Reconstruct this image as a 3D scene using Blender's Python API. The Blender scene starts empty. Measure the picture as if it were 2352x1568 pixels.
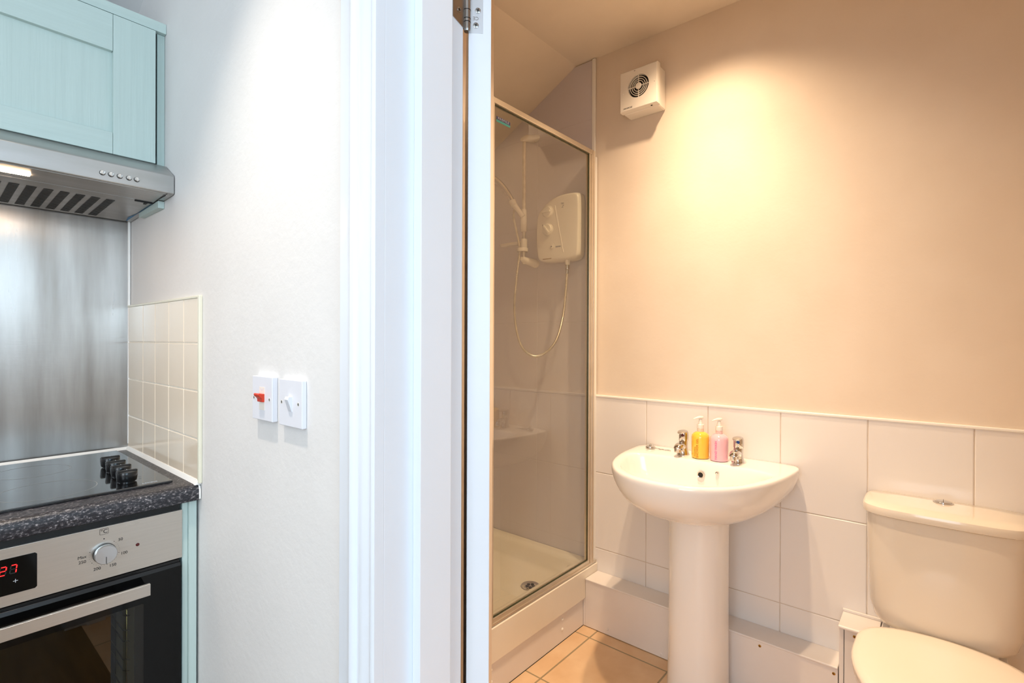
import bpy, bmesh, math, random
from mathutils import Vector, Matrix
random.seed(7)
PI = math.pi
scene = bpy.context.scene
COL = scene.collection

# ---------------------------------------------------------------- camera, world, lights, exposure
H = 1.262
f_px, yaw, pit, rol = 1177.0, 0.70123, 0.002708, 0.003764
F = Vector((math.cos(yaw)*math.cos(pit), math.sin(yaw)*math.cos(pit), -math.sin(pit)))
R0 = Vector((math.sin(yaw), -math.cos(yaw), 0)); U0 = R0.cross(F)
Rv = math.cos(rol)*R0 + math.sin(rol)*U0
Uv = -math.sin(rol)*R0 + math.cos(rol)*U0
cd = bpy.data.cameras.new('camera'); cam = bpy.data.objects.new('camera', cd); COL.objects.link(cam)
cd.sensor_width = 36.0; cd.lens = f_px*36.0/2352.0; cd.clip_start = 0.02; cd.clip_end = 60
cam.matrix_world = Matrix(((Rv.x, Uv.x, -F.x, 0), (Rv.y, Uv.y, -F.y, 0), (Rv.z, Uv.z, -F.z, H), (0, 0, 0, 1)))
scene.camera = cam
scene.view_settings.view_transform = 'Standard'; scene.view_settings.look = 'None'
scene.view_settings.gamma = 1.0; scene.view_settings.use_curve_mapping = False
scene.view_settings.exposure = 0.11

wd = bpy.data.worlds.new('sky'); scene.world = wd; wd.use_nodes = True
bg = wd.node_tree.nodes['Background']; bg.inputs[0].default_value = (0.72, 0.86, 1.0, 1); bg.inputs[1].default_value = 2.5

def light(name, kind, loc, energy, color, direction=None, **kw):
    l = bpy.data.lights.new(name, kind); l.energy = energy; l.color = color
    for k, v in kw.items(): setattr(l, k, v)
    o = bpy.data.objects.new(name, l); COL.objects.link(o); o.location = loc
    if direction is not None: o.rotation_euler = Vector(direction).to_track_quat('-Z', 'Y').to_euler()
    return o
DAY = (0.58, 0.82, 1.0); DAY2 = (0.88, 0.94, 1.0); WARM = (1.0, 0.73, 0.475); KWARM = (1.0, 0.87, 0.74)
# daylight through the kitchen windows
light('window_daylight', 'AREA', (-1.90, -0.35, 1.55), 20, DAY2, (1, 0.12, -0.05), shape='RECTANGLE', size=1.5, size_y=1.3)
light('window_daylight', 'AREA', (-0.7, -2.12, 1.75), 28, DAY, (0.15, 1, 0.06), shape='RECTANGLE', size=1.3, size_y=0.95)
# ceiling spots, kitchen and bathroom
light('kitchen_ceiling_lamp', 'SPOT', (0.08, 0.985, 2.53), 70, KWARM, (0, 0, -1), spot_size=1.35, spot_blend=1.0, shadow_soft_size=0.022)
light('kitchen_ceiling_lamp', 'SPOT', (-1.0, 0.2, 2.53), 20, KWARM, (0, 0, -1), spot_size=2.5, spot_blend=1.0, shadow_soft_size=0.03)
for lx, ly, e1, e2 in ((1.70, 0.69, 36, 46), (1.22, 0.52, 48, 34)):
    light('bathroom_ceiling_lamp', 'SPOT', (lx, ly, 2.54), e1, WARM, (0, 0, -1), spot_size=1.45, spot_blend=1.0, shadow_soft_size=0.022)
    light('bathroom_ceiling_lamp', 'SPOT', (lx, ly, 2.54), e2, WARM, (0, 0, -1), spot_size=2.25, spot_blend=1.0, shadow_soft_size=0.022)

# ---------------------------------------------------------------- materials
def lin(c):
    r = []
    for v in c:
        v = v/255.0
        r.append(v/12.92 if v <= 0.04045 else ((v+0.055)/1.055)**2.4)
    return (r[0], r[1], r[2], 1)
def new_mat(name):
    m = bpy.data.materials.new(name); m.use_nodes = True
    nt = m.node_tree; b = nt.nodes['Principled BSDF']
    return m, nt, b
def coords(nt, scale=(1, 1, 1)):
    tc = nt.nodes.new('ShaderNodeTexCoord'); mp = nt.nodes.new('ShaderNodeMapping')
    mp.inputs['Scale'].default_value = scale
    nt.links.new(tc.outputs['Object'], mp.inputs['Vector'])
    return mp.outputs['Vector']
def mat(name, c, rough=0.5, metal=0.0, c2=None, nscale=6, stretch=(1, 1, 1), bump=0.0, bscale=80, bstretch=None, rvar=0.0, spec=0.5, coat=0.0, trans=0.0, ior=1.5, sss=0.0, emit=None, estr=0.0, lo=0.35, hi=0.65, detail=4):
    m, nt, b = new_mat(name)
    b.inputs['Base Color'].default_value = lin(c); b.inputs['Roughness'].default_value = rough
    b.inputs['Metallic'].default_value = metal; b.inputs['Specular IOR Level'].default_value = spec
    b.inputs['Coat Weight'].default_value = coat; b.inputs['Transmission Weight'].default_value = trans; b.inputs['IOR'].default_value = ior
    if sss: b.inputs['Subsurface Weight'].default_value = sss; b.inputs['Subsurface Radius'].default_value = (0.01, 0.006, 0.004)
    if emit: b.inputs['Emission Color'].default_value = lin(emit); b.inputs['Emission Strength'].default_value = estr
    c2 = c2 or tuple(max(0, v-4) for v in c)
    v = coords(nt, stretch)
    n = nt.nodes.new('ShaderNodeTexNoise'); n.inputs['Scale'].default_value = nscale; n.inputs['Detail'].default_value = detail
    nt.links.new(v, n.inputs['Vector'])
    r = nt.nodes.new('ShaderNodeValToRGB'); r.color_ramp.elements[0].position = lo; r.color_ramp.elements[1].position = hi
    r.color_ramp.elements[0].color = lin(c); r.color_ramp.elements[1].color = lin(c2)
    nt.links.new(n.outputs['Fac'], r.inputs['Fac']); nt.links.new(r.outputs['Color'], b.inputs['Base Color'])
    if rvar:
        mr = nt.nodes.new('ShaderNodeMapRange'); mr.inputs['To Min'].default_value = rough-rvar; mr.inputs['To Max'].default_value = rough+rvar
        nt.links.new(n.outputs['Fac'], mr.inputs['Value']); nt.links.new(mr.outputs['Result'], b.inputs['Roughness'])
    if bump:
        v2 = coords(nt, bstretch or stretch)
        n2 = nt.nodes.new('ShaderNodeTexNoise'); n2.inputs['Scale'].default_value = bscale; n2.inputs['Detail'].default_value = 3
        nt.links.new(v2, n2.inputs['Vector'])
        bp = nt.nodes.new('ShaderNodeBump'); bp.inputs['Strength'].default_value = 1.0; bp.inputs['Distance'].default_value = bump
        nt.links.new(n2.outputs['Fac'], bp.inputs['Height']); nt.links.new(bp.outputs['Normal'], b.inputs['Normal'])
    return m
M = {}
M['kwall'] = mat('kitchen_plaster', (232, 230, 228), 0.6, c2=(229, 227, 225), bump=0.0006, bscale=60)
M['bwall'] = mat('bathroom_plaster', (235, 220, 202), 0.6, c2=(232, 216, 197), bump=0.0004, bscale=60)
M['ceil'] = mat('ceiling_paint', (246, 234, 217), 0.6)
M['gloss_white'] = mat('white_gloss_paint', (236, 242, 250), 0.3, c2=(233, 239, 247), nscale=3, bump=0.00025, bscale=40, bstretch=(1, 1, 0.15))
M['bwhite'] = mat('white_boxing_paint', (238, 232, 228), 0.38, c2=(233, 226, 221), nscale=4)
M['tile'] = mat('white_wall_tile', (240, 235, 231), 0.13, c2=(238, 233, 229), nscale=2)
M['btile'] = M['tile']
M['trim_w'] = mat('white_tile_trim', (250, 247, 240), 0.25)
M['ktile'] = mat('cream_kitchen_tile', (240, 225, 204), 0.13, c2=(237, 221, 199), nscale=5)
M['grout'] = mat('kitchen_grout', (240, 234, 222), 0.7)
M['cream_trim'] = mat('cream_plastic_trim', (232, 228, 208), 0.35)
M['silicone'] = mat('white_sealant', (246, 245, 242), 0.4, bump=0.0006, bscale=50)
M['panel'] = mat('shower_wall_panel', (225, 219, 224), 0.25, c2=(222, 215, 219), nscale=2)
M['sage'] = mat('sage_green_paint', (192, 210, 206), 0.42, c2=(188, 206, 202), nscale=9, bump=0.0006, bscale=40, bstretch=(6, 6, 0.2), stretch=(12, 12, 0.4))
M['sage_h'] = mat('sage_green_paint_rail', (192, 210, 206), 0.42, c2=(188, 206, 202), nscale=9, bump=0.0006, bscale=40, bstretch=(0.2, 6, 6), stretch=(0.4, 12, 12))
M['dark'] = mat('black_gap', (14, 15, 16), 0.6)
M['black'] = mat('black_plastic', (10, 11, 13), 0.22, bump=0.0002, bscale=60)
M['blackglass'] = mat('black_glass', (9, 9, 9), 0.05, c2=(7, 7, 7), spec=0.3, ior=1.45)
M['hobglass'] = mat('hob_glass', (14, 15, 17), 0.06, c2=(10, 11, 13), spec=0.9, ior=1.7)
M['ring'] = mat('printed_grey_line', (140, 142, 142), 0.3)
M['print'] = mat('dark_print', (16, 14, 13), 0.5)
M['steel'] = mat('brushed_steel', (214, 208, 200), 0.30, 0.88, c2=(210, 204, 196), nscale=18, stretch=(0.6, 1, 14), rvar=0.05, bump=0.00006, bscale=120, bstretch=(0.3, 1, 14))
M['steel_dull'] = mat('dull_steel_sheet', (182, 178, 174), 0.30, 0.9, c2=(142, 136, 130), nscale=6, stretch=(3.0, 1, 0.3), rvar=0.06, lo=0.3, hi=0.7, bump=0.00008, bscale=90, bstretch=(0.2, 1, 10))  # vertical streaks in the colour stand in for reflected bands and a few smudges
M['hoodsteel'] = mat('hood_steel', (186, 184, 182), 0.33, 0.82, c2=(174, 172, 168), nscale=8, stretch=(0.5, 3, 3), rvar=0.05)
M['alu'] = mat('spun_aluminium', (214, 218, 222), 0.28, 1.0, c2=(206, 210, 214))
M['chrome'] = mat('chrome', (214, 212, 208), 0.06, 1.0, c2=(208, 206, 203))
M['dullchrome'] = mat('satin_chrome', (186, 186, 184), 0.22, 1.0, c2=(164, 163, 160), nscale=30)
M['hosesteel'] = mat('hose_steel', (232, 226, 214), 0.32, 0.8, c2=(214, 208, 196), nscale=30)
M['goldalu'] = mat('satin_aluminium_frame', (226, 214, 196), 0.3, 0.75, c2=(218, 206, 188), nscale=8)
M['brass'] = mat('brass', (190, 150, 70), 0.25, 1.0, c2=(150, 112, 50), nscale=60)
M['ceramic'] = mat('white_ceramic', (246, 243, 240), 0.09, c2=(245, 242, 239), nscale=2, coat=0.3)
M['ceramic_t'] = mat('cream_ceramic', (233, 224, 210), 0.10, c2=(231, 222, 208), nscale=2, coat=0.3)
M['seat'] = mat('toilet_seat_plastic', (248, 236, 222), 0.2, c2=(245, 232, 217), nscale=3)
M['tray'] = mat('shower_tray_acrylic', (242, 234, 220), 0.22, c2=(238, 229, 213), nscale=4)
M['plastic'] = mat('white_plastic', (232, 233, 240), 0.3, c2=(230, 231, 238))
M['wplastic'] = mat('cream_white_plastic', (242, 236, 226), 0.25, c2=(240, 233, 222))
M['red'] = mat('red_plastic', (215, 60, 30), 0.3, sss=0.0)
M['reddot'] = mat('red_dot', (84, 12, 8), 0.2)
M['bluedot'] = mat('blue_dot', (0, 60, 140), 0.2)
M['navy'] = mat('navy_print', (50, 50, 100), 0.5)
M['teal'] = mat('teal_film', (60, 150, 145), 0.4)
M['bluefilm'] = mat('blue_film', (0, 110, 160), 0.4)
M['led'] = mat('red_display_digits', (255, 40, 40), 0.5, emit=(255, 30, 30), estr=1.5)
M['seg_off'] = mat('unlit_display_segment', (26, 26, 27), 0.5)
M['white_print'] = mat('white_print', (200, 205, 212), 0.5)
M['lamp'] = mat('hood_lamp_lens', (255, 240, 220), 0.4, emit=(255, 216, 172), estr=58.0)
M['spot_lens'] = mat('spot_lamp_lens', (255, 240, 220), 0.4, emit=(255, 226, 190), estr=6.0)
M['gel'] = mat('amber_shower_gel', (252, 196, 58), 0.12, c2=(252, 202, 74), sss=0.25, coat=0.5)
M['pinkgel'] = mat('pink_hand_wash', (252, 200, 208), 0.12, c2=(249, 190, 202), sss=0.25, coat=0.5)
M['clear_plastic'] = mat('clear_bottle_plastic', (240, 222, 200), 0.15, c2=(236, 216, 194))
M['pinkneck'] = mat('pale_pink_plastic', (242, 206, 200), 0.15)
M['gelprint'] = mat('amber_print', (196, 118, 8), 0.5)
M['pinkprint'] = mat('pink_print', (232, 96, 168), 0.5)
M['oven_in'] = mat('oven_enamel', (150, 148, 128), 0.35, c2=(136, 134, 114), nscale=12)
M['hingesteel'] = mat('hinge_steel', (176, 172, 168), 0.3, 1.0, c2=(160, 156, 152), nscale=20)
M['hingelight'] = mat('hinge_leaf_satin', (222, 226, 232), 0.35, 0.6, c2=(216, 220, 226))
M['stain'] = mat('limescale_mark', (176, 150, 118), 0.5)

for nm_, an in (('steel', 0.75), ('steel_dull', 0.85)):
    nt_ = M[nm_].node_tree; tg = nt_.nodes.new('ShaderNodeTangent'); tg.direction_type = 'RADIAL'; tg.axis = 'Z'
    pb_ = nt_.nodes['Principled BSDF']; pb_.inputs['Anisotropic'].default_value = an; pb_.inputs['Anisotropic Rotation'].default_value = 0.0
    nt_.links.new(tg.outputs[0], pb_.inputs['Tangent'])

def speckle_worktop():
    m, nt, b = new_mat('speckled_laminate'); b.inputs['Roughness'].default_value = 0.32
    v = coords(nt, (1, 1.6, 1.6))
    n = nt.nodes.new('ShaderNodeTexNoise'); n.inputs['Scale'].default_value = 190; n.inputs['Detail'].default_value = 2; n.inputs['Roughness'].default_value = 0.6
    nt.links.new(v, n.inputs['Vector'])
    r = nt.nodes.new('ShaderNodeValToRGB'); e = r.color_ramp.elements
    e[0].position = 0.40; e[0].color = lin((30, 31, 37)); e[1].position = 0.76; e[1].color = lin((184, 180, 182))
    k = e.new(0.54); k.color = lin((52, 52, 58)); k = e.new(0.63); k.color = lin((98, 94, 96))
    nt.links.new(n.outputs['Fac'], r.inputs['Fac']); nt.links.new(r.outputs['Color'], b.inputs['Base Color'])
    bp = nt.nodes.new('ShaderNodeBump'); bp.inputs['Distance'].default_value = 0.0003
    nt.links.new(n.outputs['Fac'], bp.inputs['Height']); nt.links.new(bp.outputs['Normal'], b.inputs['Normal'])
    return m
M['worktop'] = speckle_worktop()

def floor_tiles():
    m, nt, b = new_mat('terracotta_floor_tiles'); b.inputs['Roughness'].default_value = 0.42
    tc = nt.nodes.new('ShaderNodeTexCoord'); sx = nt.nodes.new('ShaderNodeSeparateXYZ'); nt.links.new(tc.outputs['Object'], sx.inputs[0])
    def math_(op, a, bb=None, c=None):
        n = nt.nodes.new('ShaderNodeMath'); n.operation = op
        for i, x in enumerate((a, bb, c)):
            if x is None: continue
            if isinstance(x, (int, float)): n.inputs[i].default_value = x
            else: nt.links.new(x, n.inputs[i])
        return n.outputs[0]
    def line(axis, off, pitch):
        q = math_('DIVIDE', math_('ADD', axis, -off + pitch*20), pitch)
        fr = math_('FRACT', q); d = math_('ABSOLUTE', math_('SUBTRACT', fr, 0.5))
        return math_('MULTIPLY', math_('SUBTRACT', 0.5, d), pitch)
    dx = line(sx.outputs[0], 1.875, 0.345); dy = line(sx.outputs[1], 1.147, 0.345)
    d = math_('MINIMUM', dx, dy)
    g = nt.nodes.new('ShaderNodeMapRange'); g.inputs['From Min'].default_value = 0.0022; g.inputs['From Max'].default_value = 0.0038
    nt.links.new(d, g.inputs['Value'])
    n = nt.nodes.new('ShaderNodeTexNoise'); n.inputs['Scale'].default_value = 9; n.inputs['Detail'].default_value = 6; nt.links.new(tc.outputs['Object'], n.inputs['Vector'])
    r = nt.nodes.new('ShaderNodeValToRGB'); e = r.color_ramp.elements
    e[0].position = 0.3; e[0].color = lin((218, 180, 138)); e[1].position = 0.7; e[1].color = lin((232, 200, 162))
    nt.links.new(n.outputs['Fac'], r.inputs['Fac'])
    mx = nt.nodes.new('ShaderNodeMix'); mx.data_type = 'RGBA'; nt.links.new(g.outputs[0], mx.inputs[0])
    mx.inputs[6].default_value = lin((158, 142, 112)); nt.links.new(r.outputs['Color'], mx.inputs[7])
    nt.links.new(mx.outputs[2], b.inputs['Base Color'])
    bp = nt.nodes.new('ShaderNodeBump'); bp.inputs['Distance'].default_value = 0.0012
    ad = math_('ADD', g.outputs[0], math_('MULTIPLY', n.outputs['Fac'], 0.6)); nt.links.new(ad, bp.inputs['Height']); nt.links.new(bp.outputs['Normal'], b.inputs['Normal'])
    return m
M['floor'] = floor_tiles()
M['wood'] = mat('brown_laminate_floor', (128, 98, 56), 0.35, c2=(100, 72, 38), nscale=5, stretch=(6, 0.6, 1), bump=0.0002)

def glass(name, tint, ior, gloss_rough=0.0, boost=1.0):
    m = bpy.data.materials.new(name); m.use_nodes = True; nt = m.node_tree
    nt.nodes.remove(nt.nodes['Principled BSDF']); out = nt.nodes['Material Output']
    tr = nt.nodes.new('ShaderNodeBsdfTransparent'); tr.inputs[0].default_value = lin(tint)
    gl = nt.nodes.new('ShaderNodeBsdfGlossy'); gl.inputs['Roughness'].default_value = gloss_rough; gl.inputs[0].default_value = (1, 1, 1, 1)
    fr = nt.nodes.new('ShaderNodeFresnel'); fr.inputs[0].default_value = ior
    v = coords(nt); n = nt.nodes.new('ShaderNodeTexNoise'); n.inputs['Scale'].default_value = 3; nt.links.new(v, n.inputs['Vector'])
    mr = nt.nodes.new('ShaderNodeMapRange'); mr.inputs['To Min'].default_value = boost*0.97; mr.inputs['To Max'].default_value = boost*1.03; nt.links.new(n.outputs['Fac'], mr.inputs['Value'])
    mu = nt.nodes.new('ShaderNodeMath'); mu.operation = 'MULTIPLY'; mu.use_clamp = True
    ge = nt.nodes.new('ShaderNodeNewGeometry'); inv = nt.nodes.new('ShaderNodeMath'); inv.operation = 'SUBTRACT'; inv.inputs[0].default_value = 1.0
    nt.links.new(ge.outputs['Backfacing'], inv.inputs[1]); m3 = nt.nodes.new('ShaderNodeMath'); m3.operation = 'MULTIPLY'
    nt.links.new(mr.outputs[0], m3.inputs[0]); nt.links.new(inv.outputs[0], m3.inputs[1])
    nt.links.new(fr.outputs[0], mu.inputs[0]); nt.links.new(m3.outputs[0], mu.inputs[1])
    mx = nt.nodes.new('ShaderNodeMixShader'); nt.links.new(mu.outputs[0], mx.inputs[0]); nt.links.new(tr.outputs[0], mx.inputs[1]); nt.links.new(gl.outputs[0], mx.inputs[2])
    nt.links.new(mx.outputs[0], out.inputs['Surface'])
    return m
M['glass'] = glass('shower_glass', (250, 250, 246), 1.5, boost=1.5)
M['ovenglass'] = glass('oven_window_glass', (200, 196, 176), 1.5, boost=1.0)
M['glassedge'] = mat('green_glass_edge', (60, 66, 44), 0.2)

# ---------------------------------------------------------------- mesh helpers
class MB:
    def __init__(s): s.v = []; s.f = []; s.m = []
    def add(s, vs, fs, mi=0):
        n = len(s.v); s.v += [tuple(v) for v in vs]; s.f += [tuple(i+n for i in f) for f in fs]; s.m += [mi]*len(fs); return s
    def box(s, x0, x1, y0, y1, z0, z1, mi=0):
        vs = [(x, y, z) for x in (x0, x1) for y in (y0, y1) for z in (z0, z1)]
        return s.add(vs, [(0, 1, 3, 2), (4, 6, 7, 5), (0, 4, 5, 1), (2, 3, 7, 6), (0, 2, 6, 4), (1, 5, 7, 3)], mi)
    def quad(s, a, b, c, d, mi=0): return s.add([a, b, c, d], [(0, 1, 2, 3)], mi)
    def loft(s, rings, cap0=True, cap1=True, closed=True, mi=0):
        n = len(rings[0]); vs = [p for r in rings for p in r]; fs = []
        for i in range(len(rings)-1):
            for j in range(n if closed else n-1):
                k = (j+1) % n; fs.append((i*n+j, i*n+k, (i+1)*n+k, (i+1)*n+j))
        if cap0: fs.append(tuple(range(n))[::-1])
        if cap1: fs.append(tuple((len(rings)-1)*n+j for j in range(n)))
        return s.add(vs, fs, mi)
    def tube(s, pts, rad, n=12, mi=0, caps=True):
        pts = [Vector(p) for p in pts]; rings = []; up = None
        for i, p in enumerate(pts):
            d = (pts[min(i+1, len(pts)-1)] - pts[max(i-1, 0)]).normalized()
            if up is None: up = d.orthogonal().normalized()
            else: up = (up - d*up.dot(d)).normalized()
            w = d.cross(up); r = rad[i] if isinstance(rad, (list, tuple)) else rad
            rings.append([p + up*math.cos(2*PI*k/n)*r + w*math.sin(2*PI*k/n)*r for k in range(n)])
        return s.loft(rings, caps, caps, mi=mi)
    def cyl(s, p0, p1, r0, r1=None, n=24, mi=0): return s.tube([p0, p1], [r0, r1 if r1 is not None else r0], n, mi)
    def lathe(s, prof, c, axis=(0, 0, 1), n=32, mi=0, sx=1.0, sy=1.0):
        a = Vector(axis).normalized(); u = Vector((0, 1, 0)) if abs(a.y) < 0.5 else Vector((1, 0, 0))
        u = (u - a*u.dot(a)).normalized(); w = a.cross(u); c = Vector(c)
        rings = [[c + a*z + u*math.cos(2*PI*k/n)*r*sx + w*math.sin(2*PI*k/n)*r*sy for k in range(n)] for r, z in prof]
        return s.loft(rings, True, True, mi=mi)
    def prism(s, poly, ax, a0, a1, mi=0):
        def P(p, a): return (a, p[0], p[1]) if ax == 0 else ((p[0], a, p[1]) if ax == 1 else (p[0], p[1], a))
        return s.loft([[P(p, a0) for p in poly], [P(p, a1) for p in poly]], mi=mi)

def mk(name, mb, mats, parent=None, bevel=0.0, seg=2, subsurf=0, smooth=None, label=None):
    me = bpy.data.meshes.new(name); me.from_pydata(mb.v, [], mb.f)
    mats = mats if isinstance(mats, (list, tuple)) else [mats]
    for m in mats: me.materials.append(M[m])
    for i, p in enumerate(me.polygons): p.material_index = mb.m[i]
    bm = bmesh.new(); bm.from_mesh(me); bmesh.ops.recalc_face_normals(bm, faces=bm.faces); bm.to_mesh(me); bm.free()
    o = bpy.data.objects.new(name, me); COL.objects.link(o)
    if parent is not None:
        o.parent = parent; o.matrix_parent_inverse = base_inv(parent)
    if bevel:
        b = o.modifiers.new('bevel', 'BEVEL'); b.width = bevel; b.segments = seg; b.limit_method = 'ANGLE'; b.angle_limit = math.radians(40)
        b.harden_normals = True
    if subsurf:
        s = o.modifiers.new('sub', 'SUBSURF'); s.levels = subsurf; s.render_levels = subsurf
    if smooth is None: smooth = bool(bevel or subsurf)
    if smooth:
        for p in me.polygons: p.use_smooth = True
        if not subsurf and not bevel:
            bpy_smooth_by_angle(o)
    if label: o['label'] = label
    return o
def bpy_smooth_by_angle(o, ang=0.7):
    me = o.data; bm = bmesh.new(); bm.from_mesh(me)
    for e in bm.edges:
        if len(e.link_faces) == 2 and e.calc_face_angle(0) > ang: e.smooth = False
    bm.to_mesh(me); bm.free()
def base_inv(p):
    return Matrix.Translation(-p.location) if p.type == 'EMPTY' else Matrix.Identity(4)
def thing(name, label, cat, loc, group=None):
    o = bpy.data.objects.new(name, None); COL.objects.link(o); o.location = loc; o.empty_display_size = 0.05
    o['label'] = label; o['category'] = cat
    if group: o['group'] = group
    return o
def tag(o, label, cat, group=None):
    o['label'] = label; o['category'] = cat
    if group: o['group'] = group
    return o
def struct(o, label=None):
    o['kind'] = 'structure'
    if label: o['label'] = label
    return o
def text(name, s, size, org, xd, yd, m, parent, ext=0.0002, align='CENTER', shear=0.0, space=1.0, label=None):
    cu = bpy.data.curves.new(name, 'FONT'); cu.body = s; cu.size = size; cu.extrude = ext; cu.align_x = align; cu.align_y = 'CENTER'
    cu.shear = shear; cu.space_character = space
    t = bpy.data.objects.new(name+'_tmp', cu); COL.objects.link(t)
    dg = bpy.context.evaluated_depsgraph_get()
    me = bpy.data.meshes.new_from_object(t.evaluated_get(dg)); bpy.data.objects.remove(t); bpy.data.curves.remove(cu)
    xd = Vector(xd).normalized(); yd = Vector(yd).normalized(); nd = xd.cross(yd); org = Vector(org)
    me.transform(Matrix(((xd.x, yd.x, nd.x, org.x), (xd.y, yd.y, nd.y, org.y), (xd.z, yd.z, nd.z, org.z), (0, 0, 0, 1))))
    me.materials.clear(); me.materials.append(M[m]); me.name = name
    for p in me.polygons: p.material_index = 0
    o = bpy.data.objects.new(name, me); COL.objects.link(o)
    if parent is not None: o.parent = parent; o.matrix_parent_inverse = base_inv(parent)
    if label: o['label'] = label
    return o
def sellipse(cx, cy, a, b, n=2.4, N=48, aft=None):
    r = []
    for k in range(N):
        t = 2*PI*k/N; c, s = math.cos(t), math.sin(t)
        aa = aft if (aft is not None and c > 0) else a
        r.append((cx + aa*math.copysign(abs(c)**(2/n), c), cy + b*math.copysign(abs(s)**(2/n), s)))
    return r

# ---------------------------------------------------------------- layout constants
KX = 0.463; JX = 0.624; BX = 2.05       # kitchen wall face, bathroom side of the same wall, far bathroom wall
KY = 1.982                               # kitchen back wall
JY = 0.64                                # hinge-side jamb
OY = -0.12                               # far jamb of the doorway
TZ = 2.558; SY = 1.336; SL = 0.53        # ceiling height, start and fall of the sloping ceiling
def slope(y): return TZ - SL*max(0, y-SY)

# ---------------------------------------------------------------- the setting
struct(mk('floor_kitchen', MB().box(-2.0, 0.50, -2.2, 2.1, -0.08, 0.0), 'wood'))
struct(mk('floor_bathroom', MB().box(0.50, 2.15, -0.9, 2.1, -0.08, 0.0), 'floor'))
mb = MB(); mb.prism([(-2.2, TZ), (SY, TZ), (2.1, slope(2.1)), (2.1, TZ+0.15), (-2.2, TZ+0.15)], 0, -2.0, 0.54)
struct(mk('ceiling_kitchen', mb, 'kwall'))
mb = MB(); mb.prism([(-0.9, TZ), (SY, TZ), (2.1, slope(2.1)), (2.1, TZ+0.15), (-0.9, TZ+0.15)], 0, 0.54, 2.15)
struct(mk('ceiling_bathroom', mb, 'ceil'))
# partition: kitchen face and bathroom face differ in paint, doorway from OY to JY up to 1.99
DH = 1.995
mb = MB(); mid = 0.54
for (x0, x1, mi) in ((KX, mid, 0), (mid, JX, 1)):
    mb2 = mb
    mb.box(x0, x1, JY+0.025, 2.1, 0, TZ, mi); mb.box(x0, x1, -2.2 if mi == 0 else -0.9, OY-0.025, 0, TZ, mi); mb.box(x0, x1, OY-0.025, JY+0.025, DH+0.025, TZ, mi)
struct(mk('wall_right', mb, ['kwall', 'bwall']))
struct(mk('wall_back', MB().box(-2.0, KX, KY, KY+0.1, 0, TZ), 'kwall'))
mb = MB()   # left wall with a window hole
mb.box(-2.1, -2.0, -2.2, -1.15, 0, TZ); mb.box(-2.1, -2.0, 0.45, 2.1, 0, TZ); mb.box(-2.1, -2.0, -1.15, 0.45, 0, 0.85); mb.box(-2.1, -2.0, -1.15, 0.45, 2.25, TZ)
struct(mk('wall_left', mb, 'kwall'))
mb = MB()
mb.box(-2.0, -1.4, -2.3, -2.2, 0, TZ); mb.box(0.0, KX, -2.3, -2.2, 0, TZ); mb.box(-1.4, 0.0, -2.3, -2.2, 0, 0.95); mb.box(-1.4, 0.0, -2.3, -2.2, 2.25, TZ)
struct(mk('wall_front', mb, 'kwall'))
for nm, b in (('window_1', [(-2.08, -2.03, -1.15, -1.09, 0.85, 2.25), (-2.08, -2.03, 0.39, 0.45, 0.85, 2.25), (-2.08, -2.03, -1.15, 0.45, 0.85, 0.91), (-2.08, -2.03, -1.15, 0.45, 2.19, 2.25), (-2.08, -2.03, -0.38, -0.32, 0.85, 2.25)]),
              ('window_2', [(-1.4, -1.34, -2.28, -2.23, 0.95, 2.25), (-0.06, 0.0, -2.28, -2.23, 0.95, 2.25), (-1.4, 0.0, -2.28, -2.23, 0.95, 1.01), (-1.4, 0.0, -2.28, -2.23, 2.19, 2.25)])):
    mb = MB()
    for q in b: mb.box(*q)
    struct(mk(nm, mb, 'gloss_white'))
struct(mk('wall_bathroom_right', MB().box(JX, BX, -0.8, -0.7, 0, TZ), 'bwall'))
# wall closing the space beside the shower, and the shower end and back walls
struct(mk('wall_shower_side', MB().box(JX, 1.31, 1.193, 1.30, 0, TZ), 'bwall'))
struct(mk('wall_shower_end', MB().box(1.23, 1.31, 1.30, 2.03, 0, TZ), 'panel'))
struct(mk('wall_shower_back', MB().box(1.31, BX, 2.0, 2.08, 0, TZ), 'panel'))

# far bathroom wall: plaster, tiled lower part (one sheet with recessed joints), shower cladding
wf = struct(mk('wall_far', MB().box(BX, BX+0.1, -0.9, 2.1, 0, TZ), 'bwall'))
def tile_sheet(name, x, y0, y1, z0, z1, yj, zj, m, parent, out=0.008, gw=0.0012, ch=0.0022, mg='grout2', depth=0.0018):
    """one connected sheet facing -X at x-out; joints at yj, zj are shallow grooves"""
    def lines(a, b, js):
        L = [(a, 0)]
        for j in sorted(js):
            if a+0.004 < j < b-0.004: L += [(j-gw-ch, 0), (j-gw, 1), (j+gw, 1), (j+gw+ch, 0)]
        return L+[(b, 0)]
    Y = lines(y0, y1, yj); Z = lines(z0, z1, zj); mb = MB(); vs = []; fs = []; mi = []
    for (y, gy) in Y:
        for (z, gz) in Z: vs.append((x-out+(depth if (gy or gz) else 0), y, z))
    nz = len(Z)
    for i in range(len(Y)-1):
        for j in range(nz-1):
            fs.append((i*nz+j, i*nz+j+1, (i+1)*nz+j+1, (i+1)*nz+j)); mi.append(1 if (Y[i][1] and Y[i+1][1]) or (Z[j][1] and Z[j+1][1]) else 0)
    mb.add(vs, fs); mb.m = mi
    o = mk(name, mb, [m, mg], parent)
    return o
M['grout2'] = mat('bathroom_grout', (222, 208, 192), 0.7, c2=(196, 180, 162), nscale=9)
yj = [1.231-0.2585*k for k in range(0, 8)]; zj = [1.002-0.3445*k for k in range(1, 3)]
tile_sheet('wall_tiles', BX, -0.7, 1.222, 0.0, 1.004, [0.9725-0.2603*k for k in range(0, 7)], [0.660, 0.3145], 'tile', wf)
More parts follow.
